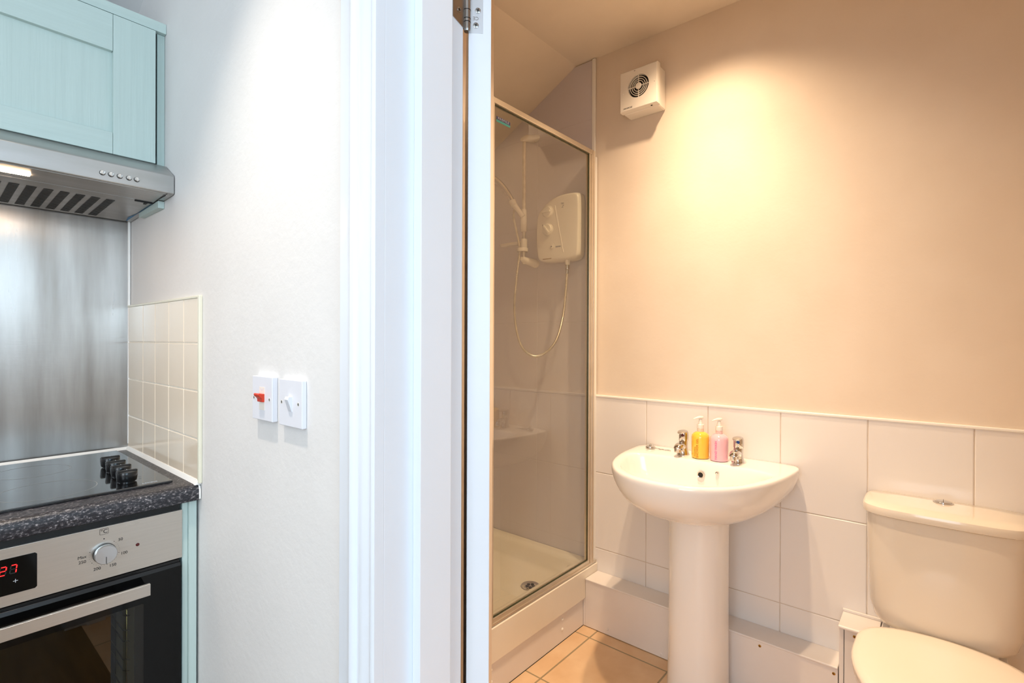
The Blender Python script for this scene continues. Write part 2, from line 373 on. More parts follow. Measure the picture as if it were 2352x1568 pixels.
mk('tile_trim', MB().box(BX-0.012, BX, -0.7, 1.232, 1.004, 1.0135), 'trim_w', wf, bevel=0.003)
tile_sheet('shower_panel', BX, 1.244, 2.0, 0.2, TZ-0.005, [1.561, 1.881], [0.66, 1.0, 1.35, 1.82, 2.283], 'panel', wf, out=0.005, gw=0.0006, ch=0.001, mg='panel', depth=0.0008)
struct(mk('trim_1', MB().box(BX-0.013, BX, 1.228, 1.246, 0.25, TZ-0.002), 'trim_w', bevel=0.004, seg=3))

# kitchen side tiles
ts = thing('tiled_splashback', 'small panel of cream rectangular tiles on the side wall above the worktop', 'tiles', (KX, 1.68, 0.912))
yk = [1.822-0.1150*k for k in range(0, 4)]
tile_sheet('tiles', KX, 1.377, KY, 0.914, 1.3605, yk, [1.1355-0.1165, 1.1355, 1.2517], 'ktile', ts, out=0.0065, gw=0.0011, ch=0.0018, mg='grout')
mk('edge_trim', MB().box(KX-0.0085, KX, 1.367, 1.3775, 0.914, 1.3675), 'cream_trim', ts, bevel=0.002)
mk('top_trim', MB().box(KX-0.0085, KX, 1.377, KY, 1.3605, 1.3672), 'cream_trim', ts, bevel=0.002)
mk('sealant_bead', MB().prism([(KX-0.015, 0.9105), (KX, 0.9105), (KX, 0.9225), (KX-0.008, 0.9225)], 1, 1.372, KY), 'silicone', ts, bevel=0.001)

# ---------------------------------------------------------------- doorway: architrave, lining, stop, door
prof = [(JY, KX), (JY, KX-0.018), (JY+0.006, KX-0.0195), (JY+0.011, KX-0.018), (JY+0.014, KX-0.0135), (JY+0.020, KX-0.0145), (JY+0.030, KX-0.0165), (JY+0.040, KX-0.017), (JY+0.0475, KX-0.0145), (JY+0.050, KX-0.018), (JY+0.055, KX-0.021), (JY+0.062, KX-0.021), (JY+0.0665, KX-0.016), (JY+0.082, KX-0.0125), (JY+0.108, KX-0.0095), (JY+0.1095, KX)]
mb = MB(); hw = 0.1095
def pr(y, x): return (x, y)
mb.prism([(x, y) for (y, x) in prof], 2, 0, DH+hw)
struct(mk('trim_2', mb, 'gloss_white', bevel=0.0012, seg=2), 'moulded white door architrave')
mb = MB(); mb.prism([(x, 2*JY - y - (JY-OY) if False else OY-(y-JY)) for (y, x) in prof], 2, 0, DH+hw)
struct(mk('trim_3', mb, 'gloss_white', bevel=0.0012), 'moulded white door architrave')
struct(mk('trim_4', MB().box(KX-0.018, KX, OY, JY, DH, DH+hw), 'gloss_white', bevel=0.002))
# lining and stop (continuous round the opening)
mb = MB(); mb.box(KX-0.001, JX, JY, JY+0.025, 0, DH+0.025)
struct(mk('trim_5', mb, 'gloss_white', bevel=0.0015), 'white door lining')
struct(mk('trim_6', MB().box(KX-0.001, JX, OY-0.025, OY, 0, DH+0.025), 'gloss_white', bevel=0.0015))
struct(mk('trim_7', MB().box(KX-0.001, JX, OY, JY, DH, DH+0.025), 'gloss_white', bevel=0.0015))
struct(mk('trim_8', MB().box(0.5166, 0.582, 0.6217, JY, 0, DH), 'gloss_white', bevel=0.0015), 'white door stop')
struct(mk('trim_9', MB().box(0.5166, 0.582, OY, OY+0.018, 0, DH), 'gloss_white', bevel=0.0015))
struct(mk('trim_10', MB().box(0.5166, 0.582, OY, JY, DH-0.018, DH), 'gloss_white', bevel=0.0015))
phi = math.radians(45.9); dd = Vector((math.cos(phi), math.sin(phi), 0)); dn = Vector((math.sin(phi), -math.cos(phi), 0))
L0 = Vector((0.6363, 0.640, 0))
def dpt(a, b, z): p = L0 + dd*a + dn*b; return (p.x, p.y, z)
DW, DT = 0.755, 0.040
mb = MB(); mb.loft([[dpt(0, 0, z), dpt(DW, 0, z), dpt(DW, DT, z), dpt(0, DT, z)] for z in (0.008, 1.985)])
door = struct(mk('door_1', mb, 'gloss_white', bevel=0.0012), 'white door standing open into the bathroom')
# hinge
hc = Vector((0.6306, 0.6375, 0)); hz0, hz1 = 1.801, 1.903
hg = mk('hinge_knuckle', MB().cyl((hc.x, hc.y, hz0), (hc.x, hc.y, hz1), 0.0062, n=28), 'hingesteel', door, bevel=0.0006, label='satin steel hinge knuckle')
mb = MB()
for z in (1.813, 1.819, 1.834, 1.852, 1.872, 1.892):
    mb.cyl((hc.x, hc.y, z), (hc.x, hc.y, z+0.0012), 0.00645, n=28)
mk('knuckle_joint', mb, 'dark', hg)
mk('hinge_pin', MB().cyl((hc.x, hc.y, hz0-0.003), (hc.x, hc.y, hz0), 0.0052, 0.0058, n=28), 'dullchrome', hg)
# leaf on the lining (plane y=JY facing -y), tapered foot
mb = MB(); mb.prism([(0.5985, 1.811), (0.6265, 1.801), (0.6265, 1.903), (0.5985, 1.903)], 1, JY-0.0012, JY+0.001)
lf = mk('hinge_leaf', mb, 'hingesteel', door)
def screw(c, n, r, parent, m='dullchrome', cm='dark', rot=0.6):
    n = Vector(n).normalized(); c = Vector(c); u = n.orthogonal().normalized(); w = n.cross(u)
    s = mk('screw', MB().lathe([(r, 0), (r, 0.0008), (r*0.8, 0.0012)], c, n, 20), m, parent, bevel=0.0002)
    u, w = u*math.cos(rot)+w*math.sin(rot), w*math.cos(rot)-u*math.sin(rot)
    mb = MB(); q = c + n*0.0014
    for a, b in ((u, w), (w, u)):
        mb.quad(q+a*r*0.55+b*r*0.13, q-a*r*0.55+b*r*0.13, q-a*r*0.55-b*r*0.13, q+a*r*0.55-b*r*0.13)
    mk('screw_slot', mb, cm, s)
for z in (1.828, 1.851, 1.88): screw((0.6085+(0.004 if z < 1.84 else 0), JY-0.0012, z), (0, -1, 0), 0.0046, lf)
mb = MB(); n_ = -dd
def lp(b, z, o=0.0): p = L0 + dn*b - dd*(0.0006+o); return (p.x, p.y, z)
mb.loft([[lp(0.001, z), lp(0.0255, z), lp(0.0255, z, -0.001), lp(0.001, z, -0.001)] for z in (1.7995, 1.903)])
lf2 = mk('hinge_leaf', mb, 'hingelight', door)
for b, z in ((0.013, 1.813), (0.0165, 1.839), (0.0135, 1.875)): screw(lp(b, z, 0.0002), -dd, 0.0049, lf2)
text('hinge_mark', 'CE', 0.0085, lp(0.0128, 1.8255, 0.0003), -dn, (0, 0, -1), 'hingesteel', lf2, ext=0.00005)

# ---------------------------------------------------------------- kitchen units
# overhead cabinet
oc = thing('overhead_cabinet', 'sage green shaker cabinet mounted above the steel cooker hood', 'cabinet', (0.15, KY, 1.62))
DX0, DX1 = -0.155, 0.4362; DZ0, DZ1 = 1.735, 2.0925; FY = 1.63
mk('carcass', MB().box(-0.16, 0.4440, 1.654, KY-0.002, 1.766, 2.096), 'dark', oc)
dr = mk('door', MB().box(DX0+0.08, 0.36, FY+0.0125, FY+0.018, 1.77, 2.03), 'sage', oc, label='shaker cabinet door')
for xa, xb in ((DX0, DX0+0.094), (0.3435, DX1)): mk('door_stile', MB().box(xa, xb, FY, FY+0.02, DZ0, DZ1), 'sage', dr, bevel=0.0012)
for za, zb in ((1.998, DZ1), (DZ0, 1.790)): mk('door_rail', MB().box(DX0+0.0945, 0.343, FY+0.0003, FY+0.02, za, zb), 'sage_h', dr, bevel=0.0012)
mk('filler_strip', MB().box(0.4448, 0.4625, 1.6505, 1.668, 1.7345, 2.096), 'sage', oc, bevel=0.0008)
def hz(y): return 1.645 - 0.015*(y-1.565)/0.41
tag(mk('light_pelmet', MB().prism([(1.651, 1.6215), (1.83, 1.6215), (1.83, hz(1.83)-0.001), (1.651, hz(1.651)-0.001)], 0, 0.4475, 0.4625), 'sage', bevel=0.0006), 'short sage green strip against the wall just below the cooker hood', 'pelmet')
mk('cornice', MB().prism([(1.636, 2.0965), (1.70, 2.0965), (1.70, 2.1235), (1.636, 2.1235)], 0, -0.2, 0.4625), 'sage_h', oc, bevel=0.001)

# cooker hood
hd = thing('cooker_hood', 'brushed steel cooker hood with push buttons under the green cabinet', 'cooker hood', (0.15, KY, 1.63))
def hz(y): return 1.645 - 0.015*(y-1.565)/0.41
hx0, hx1 = -0.14, 0.461
mb = MB(); mb.prism([(1.565, 1.6475), (1.565, 1.692), (1.569, 1.6965), (1.632, 1.7335), (1.97, 1.7335), (1.97, hz(1.97)+0.004), (1.62, hz(1.62)+0.006), (1.567, 1.6455)], 0, hx0, hx1)
mk('canopy', mb, 'hoodsteel', hd, bevel=0.0025, seg=3)
mk('side_lip', MB().prism([(1.572, hz(1.57)), (1.965, hz(1.965)), (1.965, hz(1.965)+0.008), (1.572, hz(1.572)+0.008)], 0, 0.4475, hx1-0.0005), 'hoodsteel', hd)
mb = MB(); mb.prism([(1.575, hz(1.575)-0.0005), (1.676, hz(1.676)-0.0005), (1.676, hz(1.676)+0.004), (1.575, hz(1.575)+0.004)], 0, hx0+0.01, 0.4455)
mk('lamp_panel', mb, 'hoodsteel', hd, bevel=0.0008)
mb = MB(); mb.prism([(1.6795, hz(1.68)-0.0005), (1.962, hz(1.962)-0.0005), (1.962, hz(1.962)+0.004), (1.6795, hz(1.68)+0.004)], 0, hx0+0.01, 0.4445)
fx = 0.3692
for k in range(16):
    xr = fx - 0.0315*k
    for j in range(17):
        y = 1.729 + 0.222*j/17
        z = hz(y)-0.0012; z2 = hz(y+0.0085)-0.0012
        mb.quad((xr-0.0193, y, z), (xr, y, z), (xr, y+0.0072, z2), (xr-0.0193, y+0.0072, z2), 1)
mk('grease_filter', mb, ['hoodsteel', 'dark'], hd, label='slotted steel grease filter')
mk('seam', MB().prism([(1.6762, hz(1.678)-0.0007), (1.6793, hz(1.68)-0.0007), (1.6793, hz(1.68)+0.002), (1.6762, hz(1.68)+0.002)], 0, hx0+0.01, 0.4445), 'alu', hd)
mk('lamp_lens', MB().loft([[(x, y, hz(y)-dz) for x in (x0, x1) for y in ys] if False else [(-0.06+i, 1.6165+j, hz(1.62)-dz) for i, j in ((0.004, 0), (0.2445, 0), (0.2475, 0.003), (0.2475, 0.017), (0.2445, 0.021), (0.004, 0.021), (0, 0.017), (0, 0.003))] for dz in (-0.002, 0.0030)]), 'lamp', hd, label='lit warm strip lamp')
mk('latch', MB().box(0.4035, 0.444, 1.685, 1.6905, 1.637, 1.640).box(0.4285, 0.4345, 1.6895, 1.712, 1.637, 1.640), 'dark', hd)
mk('protective_film', MB().add([(0.4445, 1.700, hz(1.70)-0.0012), (0.4465, 1.700, hz(1.70)-0.0012), (0.4465, 1.955, hz(1.955)-0.0012), (0.4445, 1.955, hz(1.955)-0.0012), (0.4375, 1.90, hz(1.90)-0.0012), (0.4445, 1.84, hz(1.84)-0.0012)], [(0, 1, 2, 3, 4, 5)]), 'bluefilm', hd, label='strip of blue film left on the hood')
mk('edge_gap', MB().box(0.4445, 0.4455, 1.58, 1.70, 1.6405, 1.6425), 'dark', hd)
for i, x in enumerate((0.3088, 0.3258, 0.3432, 0.3618, 0.3781)):
    b = mk('push_button', MB().lathe([(0.0054, -0.002), (0.0054, 0.0045), (0.0046, 0.0055), (0.003, 0.0052)], (x, 1.565, 1.6648), (0, -1, 0), 20), 'chrome', hd, bevel=0.0003)
    mk('button_ring', MB().lathe([(0.0062, 0.0), (0.0062, 0.0006)], (x, 1.565, 1.6644), (0, -1, 0), 20), 'dark', b)

# steel splashback sheet
sb = tag(mk('steel_splashback', MB().box(-0.19, 0.4545, KY-0.004, KY-0.0005, 0.916, 1.70), 'steel_dull'), 'brushed steel sheet on the wall between hob and cooker hood', 'splashback')
tag(mk('corner_sealant', MB().prism([(0.4535, KY-0.001), (0.4555, KY-0.006), (0.461, KY-0.007), (KX-0.0005, KY-0.001)], 2, 0.93, 1.64), 'silicone', bevel=0.0008), 'white sealant line in the corner beside the steel splashback', 'sealant')

# worktop
wt = thing('worktop', 'dark speckled laminate kitchen worktop running into the side wall', 'worktop', (0.15, 1.67, 0.872))
mb = MB(); pf = [(KY-0.004, 0.872), (1.3795, 0.872), (1.3725, 0.8745), (1.3698, 0.881), (1.3698, 0.899), (1.3725, 0.906), (1.3775, 0.9105), (1.385, 0.912), (KY-0.004, 0.912)]
mb.prism(pf, 0, -0.6, 0.4565)
mk('worktop_slab', mb, 'worktop', wt, smooth=True)
mk('end_sealant', MB().prism([(1.384, 0.9125), (1.3735, 0.908), (1.370, 0.9), (1.370, 0.8765), (1.378, 0.8765), (1.384, 0.90)], 0, 0.4566, 0.461), 'silicone', wt, bevel=0.0008)
mk('back_sealant', MB().prism([(KY-0.012, 0.9118), (KY-0.004, 0.9118), (KY-0.004, 0.920)], 0, -0.19, 0.456), 'silicone', wt)

# hob
hb = thing('hob', 'black glass electric hob with four black knobs set in the worktop', 'hob', (0.13, 1.69, 0.912))
gx1 = 0.4205; gx0 = gx1-0.58; gy0 = 1.434; gy1 = 1.944
mk('hob_glass', MB().box(gx0, gx1, gy0, gy1, 0.9125, 0.9185), 'hobglass', hb, bevel=0.0015, seg=3)
mk('hob_edge', MB().box(gx0+0.003, gx1-0.003, gy0+0.003, gy1-0.003, 0.9121, 0.9126), 'black', hb)
def ring_line(c, r, w=0.0008):
    mb = MB(); N = 96; vs = []; fs = []
    for k in range(N):
        t = 2*PI*k/N
        for rr in (r-w, r+w): vs.append((c[0]+rr*math.cos(t), c[1]+rr*math.sin(t), 0.91865))
    for k in range(N): q = (k+1) % N; fs.append((2*k, 2*k+1, 2*q+1, 2*q))
    return mb.add(vs, fs)
for c, r in (((0.2080, 1.548), 0.087), ((0.2100, 1.795), 0.076), ((-0.030, 1.548), 0.076), ((-0.03, 1.795), 0.087)):
    mk('cooking_zone_ring', ring_line(c, r), 'ring', hb)
for i, (kx, ky) in enumerate(((0.3550, 1.709), (0.3512, 1.636), (0.3480, 1.571), (0.3440, 1.500))):
    mb = MB(); mb.lathe([(0.016, 0), (0.016, 0.0025), (0.0190, 0.0028), (0.0198, 0.005), (0.0205, 0.010), (0.0215, 0.0225), (0.0205, 0.0250), (0.012, 0.0258), (0.0, 0.0258)], (kx, ky, 0.9186), n=36)
    kb = mk('hob_knob', mb, 'black', hb, smooth=True)
    mb = MB(); mb.box(-0.0212, 0.0212, -0.0048, 0.0048, 0.938, 0.9470)
    a = math.radians(-4); mb.v = [(kx+x*math.cos(a)-y*math.sin(a), ky+x*math.sin(a)+y*math.cos(a), z) for x, y, z in mb.v]
    mk('grip', mb, 'black', kb, bevel=0.0035, seg=3)
    mk('pointer', MB().box(kx-0.0005, kx+0.0005, ky-0.0002, ky+0.004, 0.9470, 0.9474), 'white_print', kb)
text('hob_lettering', 'Lamona', 0.0095, (0.378, 1.452, 0.9187), (1, 0, 0), (0, 1, 0), 'white_print', hb)
for x, y in ((0.374, 1.53), (0.377, 1.545), (0.373, 1.60), (0.37, 1.51)): mk('printed_mark', MB().box(x, x+0.006, y, y+0.0009, 0.9186, 0.9188), 'ring', hb)

# base cabinet (right end panel and filler) and oven
bc = thing('base_cabinet', 'sage green cabinet frame around the built-in oven', 'cabinet', (0.15, 1.7, 0.0))
mk('end_panel', MB().box(0.4285, 0.4405, 1.394, 1.96, 0.0, 0.8715), 'sage', bc, bevel=0.0006)
mk('filler_strip', MB().box(0.4408, 0.4575, 1.387, 1.41, 0.0, 0.8715), 'sage', bc, bevel=0.0008)
mk('side_gap', MB().box(0.4576, 0.4615, 1.40, 1.45, 0.0, 0.8715), 'dark', bc)
mk('end_panel', MB().box(-0.19, -0.1715, 1.387, 1.96, 0.0, 0.8715), 'sage', bc, bevel=0.0006)
mk('drawer_front', MB().box(-0.168, 0.4275, 1.387, 1.405, 0.12, 0.255), 'sage', bc, bevel=0.001)
mk('plinth', MB().box(-0.19, 0.44, 1.43, 1.445, 0.0, 0.115), 'sage', bc)

ov = thing('oven', 'built-in steel and black glass oven with red digital clock below the hob', 'oven', (0.13, 1.68, 0.26))
PX0, PX1 = -0.1675, 0.4277; PY = 1.39
mk('housing', MB().box(PX0+0.006, PX1-0.006, 1.60, 1.95, 0.27, 0.86), 'dark', ov)
cp = mk('control_panel', MB().box(PX0, PX1, PY, PY+0.02, 0.7405, 0.8545), 'steel', ov, bevel=0.001, label='brushed steel control panel')
mk('top_gap', MB().box(PX0+0.004, PX1-0.004, PY+0.006, PY+0.03, 0.8545, 0.868), 'dark', ov)
mk('display', MB().prism([(0.092, 0.7627), (0.168, 0.7627), (0.171, 0.7657), (0.171, 0.8306), (0.168, 0.8336), (0.092, 0.8336), (0.089, 0.8306), (0.089, 0.7657)], 1, PY-0.0008, PY+0.002), 'blackglass', cp)
SEG = {'2': 'abged', '7': 'abc', '8': 'abcdefg'}
def digit(ch, x0, z0, w, h, m, par, y):
    mb = MB(); t = 0.0017; s = 0.12
    bars = {'a': ((0.1, 1), (0.9, 1)), 'd': ((0.1, 0), (0.9, 0)), 'g': ((0.1, .5), (0.9, .5)), 'f': ((0, .94), (0, .56)), 'b': ((1, .94), (1, .56)), 'e': ((0, .44), (0, .06)), 'c': ((1, .44), (1, .06))}
    for k in SEG[ch]:
        (ax, az), (bx, bz) = bars[k]
        A = (x0+ax*w+az*h*s, z0+az*h); B = (x0+bx*w+bz*h*s, z0+bz*h)
        if abs(ax-bx) > 0: mb.prism([(A[0], A[1]-t/2), (B[0], B[1]-t/2), (B[0], B[1]+t/2), (A[0], A[1]+t/2)], 1, y-0.0003, y)
        else: mb.prism([(A[0]-t/2, A[1]), (A[0]+t/2, A[1]), (B[0]+t/2, B[1]), (B[0]-t/2, B[1])], 1, y-0.0003, y)
    return mk('display_digit', mb, m, par)
for ch, x0 in (('2', 0.1168), ('7', 0.1315)):
    digit('8', x0, 0.8030, 0.0085, 0.0158, 'seg_off', cp, PY-0.0008); digit(ch, x0, 0.8030, 0.0085, 0.0158, 'led', cp, PY-0.0011)
mk('plus_symbol', MB().box(0.1362, 0.1432, PY-0.0012, PY-0.0008, 0.7866, 0.7874).box(0.1393, 0.1401, PY-0.0012, PY-0.0008, 0.7835, 0.7905), 'white_print', cp)
mk('minus_symbol', MB().box(0.1165, 0.1173, PY-0.0012, PY-0.0008, 0.783, 0.7895), 'white_print', cp)
X, Z = (1, 0, 0), (0, 0, 1); ty = PY-0.0003
for s, x, z in (('50', 0.3075, 0.8187), ('100', 0.3138, 0.7868), ('150', 0.2936, 0.7665), ('200', 0.2664, 0.7671), ('250', 0.2416, 0.7893), ('Max', 0.2412, 0.7995)):
    text('dial_number', s, 0.0086, (x, ty, z), X, Z, 'print', cp)
text('dial_symbol', '\u00b0C', 0.0115, (0.2783, ty, 0.8440), X, Z, 'print', cp)
mb = MB(); rr = [(0.2783+a, 0.8443+b) for a, b in ((-0.0062, -0.0062), (0.0062, -0.0062), (0.0075, -0.005), (0.0075, 0.005), (0.0062, 0.0062), (-0.0062, 0.0062), (-0.0075, 0.005), (-0.0075, -0.005))]
for i in range(8):
    a, b = Vector((rr[i][0], ty, rr[i][1])), Vector((rr[(i+1) % 8][0], ty, rr[(i+1) % 8][1])); d = (b-a).normalized()*0.0003; w = Vector((-d.z, 0, d.x))
    mb.quad(a+w-d, b+w+d, b-w+d, a-w-d)
mk('symbol_frame', mb, 'print', cp)
kc = (0.2790, 0.7975)
mb = MB()
for k in range(25):
    a = math.radians(50 - k*(260/24)); r = 0.0262; big = k in (0, 6, 12, 18, 23)
    s = 0.0008 if big else 0.00042
    x, z = kc[0]+r*math.cos(a), kc[1]+r*math.sin(a)
    mb.add([(x+s*math.cos(q*PI/4), ty, z+s*math.sin(q*PI/4)) for q in range(8)], [tuple(range(8))])
mb.add([(0.2783+0.0013*math.cos(q*PI/6), ty, 0.8282+0.0013*math.sin(q*PI/6)) for q in range(12)], [tuple(range(12))])
mk('dial_marks', mb, 'print', cp)
for nm, cx in (('oven_knob', kc[0]), ('oven_knob', 0.13*2-kc[0])):
    kb = mk(nm, MB().lathe([(0.0195, 0), (0.0195, 0.0022), (0.0198, 0.003), (0.0198, 0.015), (0.0188, 0.0165), (0.0, 0.0168)], (cx, PY, kc[1]), (0, -1, 0), 48), 'alu', cp, smooth=True, label='spun aluminium oven knob')
    mk('knob_collar', MB().lathe([(0.0205, 0), (0.0205, 0.004)], (cx, PY, kc[1]), (0, -1, 0), 48), 'black', kb)
    mk('pointer', MB().box(cx-0.0005, cx+0.0005, PY-0.0172, PY-0.0166, kc[1]-0.0185, kc[1]-0.004), 'dark', kb)
mk('indicator_light', MB().lathe([(0.0036, 0), (0.0036, 0.0006), (0.0015, 0.0012)], (0.3387, PY, 0.7977), (0, -1, 0), 20), 'reddot', cp, label='small dark red indicator lamp')
# oven door
od = mk('oven_door', MB().box(PX0+0.003, 0.4235, 1.385, 1.41, 0.662, 0.7235).box(0.3495, 0.4235, 1.385, 1.41, 0.27, 0.662).box(PX0+0.003, -0.0895, 1.385, 1.41, 0.27, 0.662).box(-0.0895, 0.3495, 1.385, 1.41, 0.27, 0.33), 'blackglass', ov, label='black glass oven door')
mk('door_top_vent', MB().box(PX0+0.01, 0.422, 1.392, 1.41, 0.726, 0.738), 'black', ov)
mk('door_top_cap', MB().prism([(1.386, 0.7225), (1.389, 0.7315), (1.405, 0.7325), (1.405, 0.7225)], 0, PX0+0.003, 0.4235), 'black', od, bevel=0.001)
mk('window_glass', MB().box(-0.0895, 0.3495, 1.3855, 1.3895, 0.33, 0.662), 'ovenglass', od)
for xa, xb in ((0.335, 0.3495), (-0.0895, -0.075)): mk('inner_frame', MB().box(xa, xb, 1.392, 1.40, 0.33, 0.662), 'black', od)
mk('handle_bar', MB().box(-0.0905, 0.3512, 1.342, 1.3495, 0.6935, 0.7190), 'steel', od, bevel=0.0008, label='flat steel handle bar')
for xa, xb in ((0.300, 0.3505), (-0.0900, -0.040)):
    mk('handle_bracket', MB().prism([(1.3495, 0.696), (1.3495, 0.7165), (1.387, 0.708), (1.387, 0.690)], 0, xa, xb), 'black', od, bevel=0.0008)
# cavity
mb = MB(); cx0, cx1, cy0, cy1, cz0, cz1 = -0.085, 0.345, 1.412, 1.78, 0.335, 0.66
mb.quad((cx0, cy1, cz0), (cx1, cy1, cz0), (cx1, cy1, cz1), (cx0, cy1, cz1)); mb.quad((cx1, cy0, cz0), (cx1, cy1, cz0), (cx1, cy1, cz1), (cx1, cy0, cz1))
mb.quad((cx0, cy0, cz0), (cx0, cy1, cz0), (cx0, cy1, cz1), (cx0, cy0, cz1)); mb.quad((cx0, cy0, cz0), (cx1, cy0, cz0), (cx1, cy1, cz0), (cx0, cy1, cz0)); mb.quad((cx0, cy0, cz1), (cx1, cy0, cz1), (cx1, cy1, cz1), (cx0, cy1, cz1))
mk('cavity', mb, 'oven_in', ov)
rk = mk('side_rack', MB().tube([(0.328, 1.43, 0.345), (0.328, 1.43, 0.64), (0.328, 1.44, 0.65), (0.328, 1.74, 0.65), (0.328, 1.75, 0.64), (0.328, 1.75, 0.345)], 0.0022, 10), 'chrome', ov, smooth=True, label='chrome wire side rack')
mb = MB()
for z in (0.37, 0.395, 0.437, 0.462, 0.504, 0.529, 0.571, 0.596, 0.63):
    mb.tube([(0.331, 1.42, z), (0.322, 1.43, z), (0.322, 1.75, z)], 0.0016, 8)
mk('rack_rail', mb, 'chrome', rk, smooth=True)
mk('fan_cover', MB().lathe([(0.085, 0), (0.085, 0.012), (0.078, 0.016), (0.0, 0.016)], (0.13, 1.779, 0.49), (0, -1, 0), 48), 'steel', ov, smooth=True)

# ---------------------------------------------------------------- switches
def plate(x, y0, y1, z0, z1, par, m='plastic'):
    mb = MB(); c = 0.0015
    return mk('switch_plate', MB().box(x, KX-0.0002, y0, y1, z0, z1), m, par, bevel=0.0014, seg=2)
cs = thing('cooker_switch', 'white wall switch plate with red rocker, nearer the cream tiles', 'switch', (KX, 1.0225, 1.145))
px = 0.4515
plate(px, 0.9795, 1.0655, 1.103, 1.189, cs)
mk('recess', MB().box(px-0.0004, px+0.001, 1.0105, 1.0335, 1.1235, 1.1685), 'wplastic', cs)
mb = MB(); mb.prism([(px+0.002, 1.1395), (px-0.005, 1.1395), (px-0.0055, 1.146), (px-0.0115, 1.1520), (px-0.0122, 1.1548), (px-0.0105, 1.1568), (px-0.004, 1.1555), (px+0.002, 1.1555)], 1, 1.0108, 1.0325)
mk('rocker', mb, 'red', cs, bevel=0.001, label='red rocker sticking out')
text('switch_mark', 'OFF', 0.006, (px-0.0006, 1.022, 1.163), (0, -1, 0), (0, 0, 1), 'plastic', cs, ext=0.0001)
for y in (1.0575, 0.9905):
    h = mk('screw_hole', MB().lathe([(0.0036, 0), (0.0036, 0.0004)], (px, y, 1.1457), (-1, 0, 0), 20), 'wplastic', cs)
    mk('screw', MB().lathe([(0.0026, 0), (0.0026, 0.0006)], (px, y-0.0005, 1.1457), (-1, 0, 0), 16), 'dullchrome', h)
ls = thing('light_switch', 'plain white single rocker light switch beside the door architrave', 'switch', (KX, 0.912, 1.145))
px = 0.4535
plate(px, 0.8695, 0.9555, 1.102, 1.188, ls)
mk('rocker_surround', MB().box(px-0.0004, px+0.001, 0.9035, 0.9195, 1.130, 1.158), 'plastic', ls)
mb = MB(); mb.prism([(px+0.001, 1.1305), (px-0.001, 1.1305), (px-0.0085, 1.1525), (px-0.0065, 1.1575), (px+0.001, 1.1575)], 1, 0.905, 0.918)
mk('rocker', mb, 'plastic', ls, bevel=0.0006)
for y in (0.9449, 0.8825):
    h = mk('screw_hole', MB().lathe([(0.0036, 0), (0.0036, 0.0004)], (px, y, 1.1455), (-1, 0, 0), 20), 'wplastic', ls)
    mk('screw', MB().lathe([(0.0026, 0), (0.0026, 0.0006)], (px, y-0.0005, 1.1455), (-1, 0, 0), 16), 'dullchrome', h)

# ---------------------------------------------------------------- pipe boxing
pb = thing('pipe_boxing', 'long low white pipe boxing along the tiled wall behind the basin pedestal', 'boxing', (2.0, 0.74, 0))
mk('front_board', MB().box(1.939, 1.951, 0.258, 1.2070, 0.003, 0.2045), 'bwhite', pb, bevel=0.001)
mk('top_board', MB().box(1.9345, BX-0.0085, 0.258, 1.2070, 0.205, 0.2125), 'bwhite', pb, bevel=0.003, seg=3)
mk('end_fillet', MB().box(1.939, 1.951, 1.2072, 1.2178, 0.003, 0.124), 'bwhite', pb)
for y, z, m in ((1.0972, 0.0262, 'bwhite'), (0.8545, 0.0166, 'bwhite'), (0.492, 0.1905, 'brass'), (0.2694, 0.1870, 'brass')):
    if m == 'brass': screw((1.939, y, z), (-1, 0, 0), 0.0048, pb, 'brass')
    else: mk('screw_cap', MB().lathe([(0.0055, 0), (0.005, 0.002), (0.002, 0.0035)], (1.939, y, z), (-1, 0, 0), 18), 'bwhite', pb, smooth=True)
pb2 = thing('pipe_boxing', 'short tall white boxing with a brass screw beside the toilet cistern', 'boxing', (2.0, 0.2, 0))
mk('side_board', MB().box(1.939, BX-0.0085, 0.2425, 0.2555, 0.003, 0.3445), 'bwhite', pb2, bevel=0.001)
mk('front_board', MB().box(1.939, 1.951, 0.148, 0.2415, 0.003, 0.3425), 'bwhite', pb2, bevel=0.001)
mk('top_board', MB().prism([(1.926, 0.3455), (BX-0.0085, 0.3455), (BX-0.0085, 0.357), (1.930, 0.3555), (1.926, 0.352)], 1, 0.152, 0.2565), 'bwhite', pb2, bevel=0.002, seg=2)
mk('rear_batten', MB().box(BX-0.018, BX-0.0085, 0.14, 0.258, 0.357, 0.366), 'bwhite', pb2, bevel=0.002)
mk('board_gap', MB().box(1.9385, 1.9395, 0.2413, 0.2427, 0.003, 0.344), 'dark', pb2)
mk('lid_shadow_gap', MB().box(1.9388, 1.94, 0.15, 0.25, 0.3428, 0.3452), 'dark', pb2)
screw((1.939, 0.2135, 0.3275), (-1, 0, 0), 0.0048, pb2, 'brass')

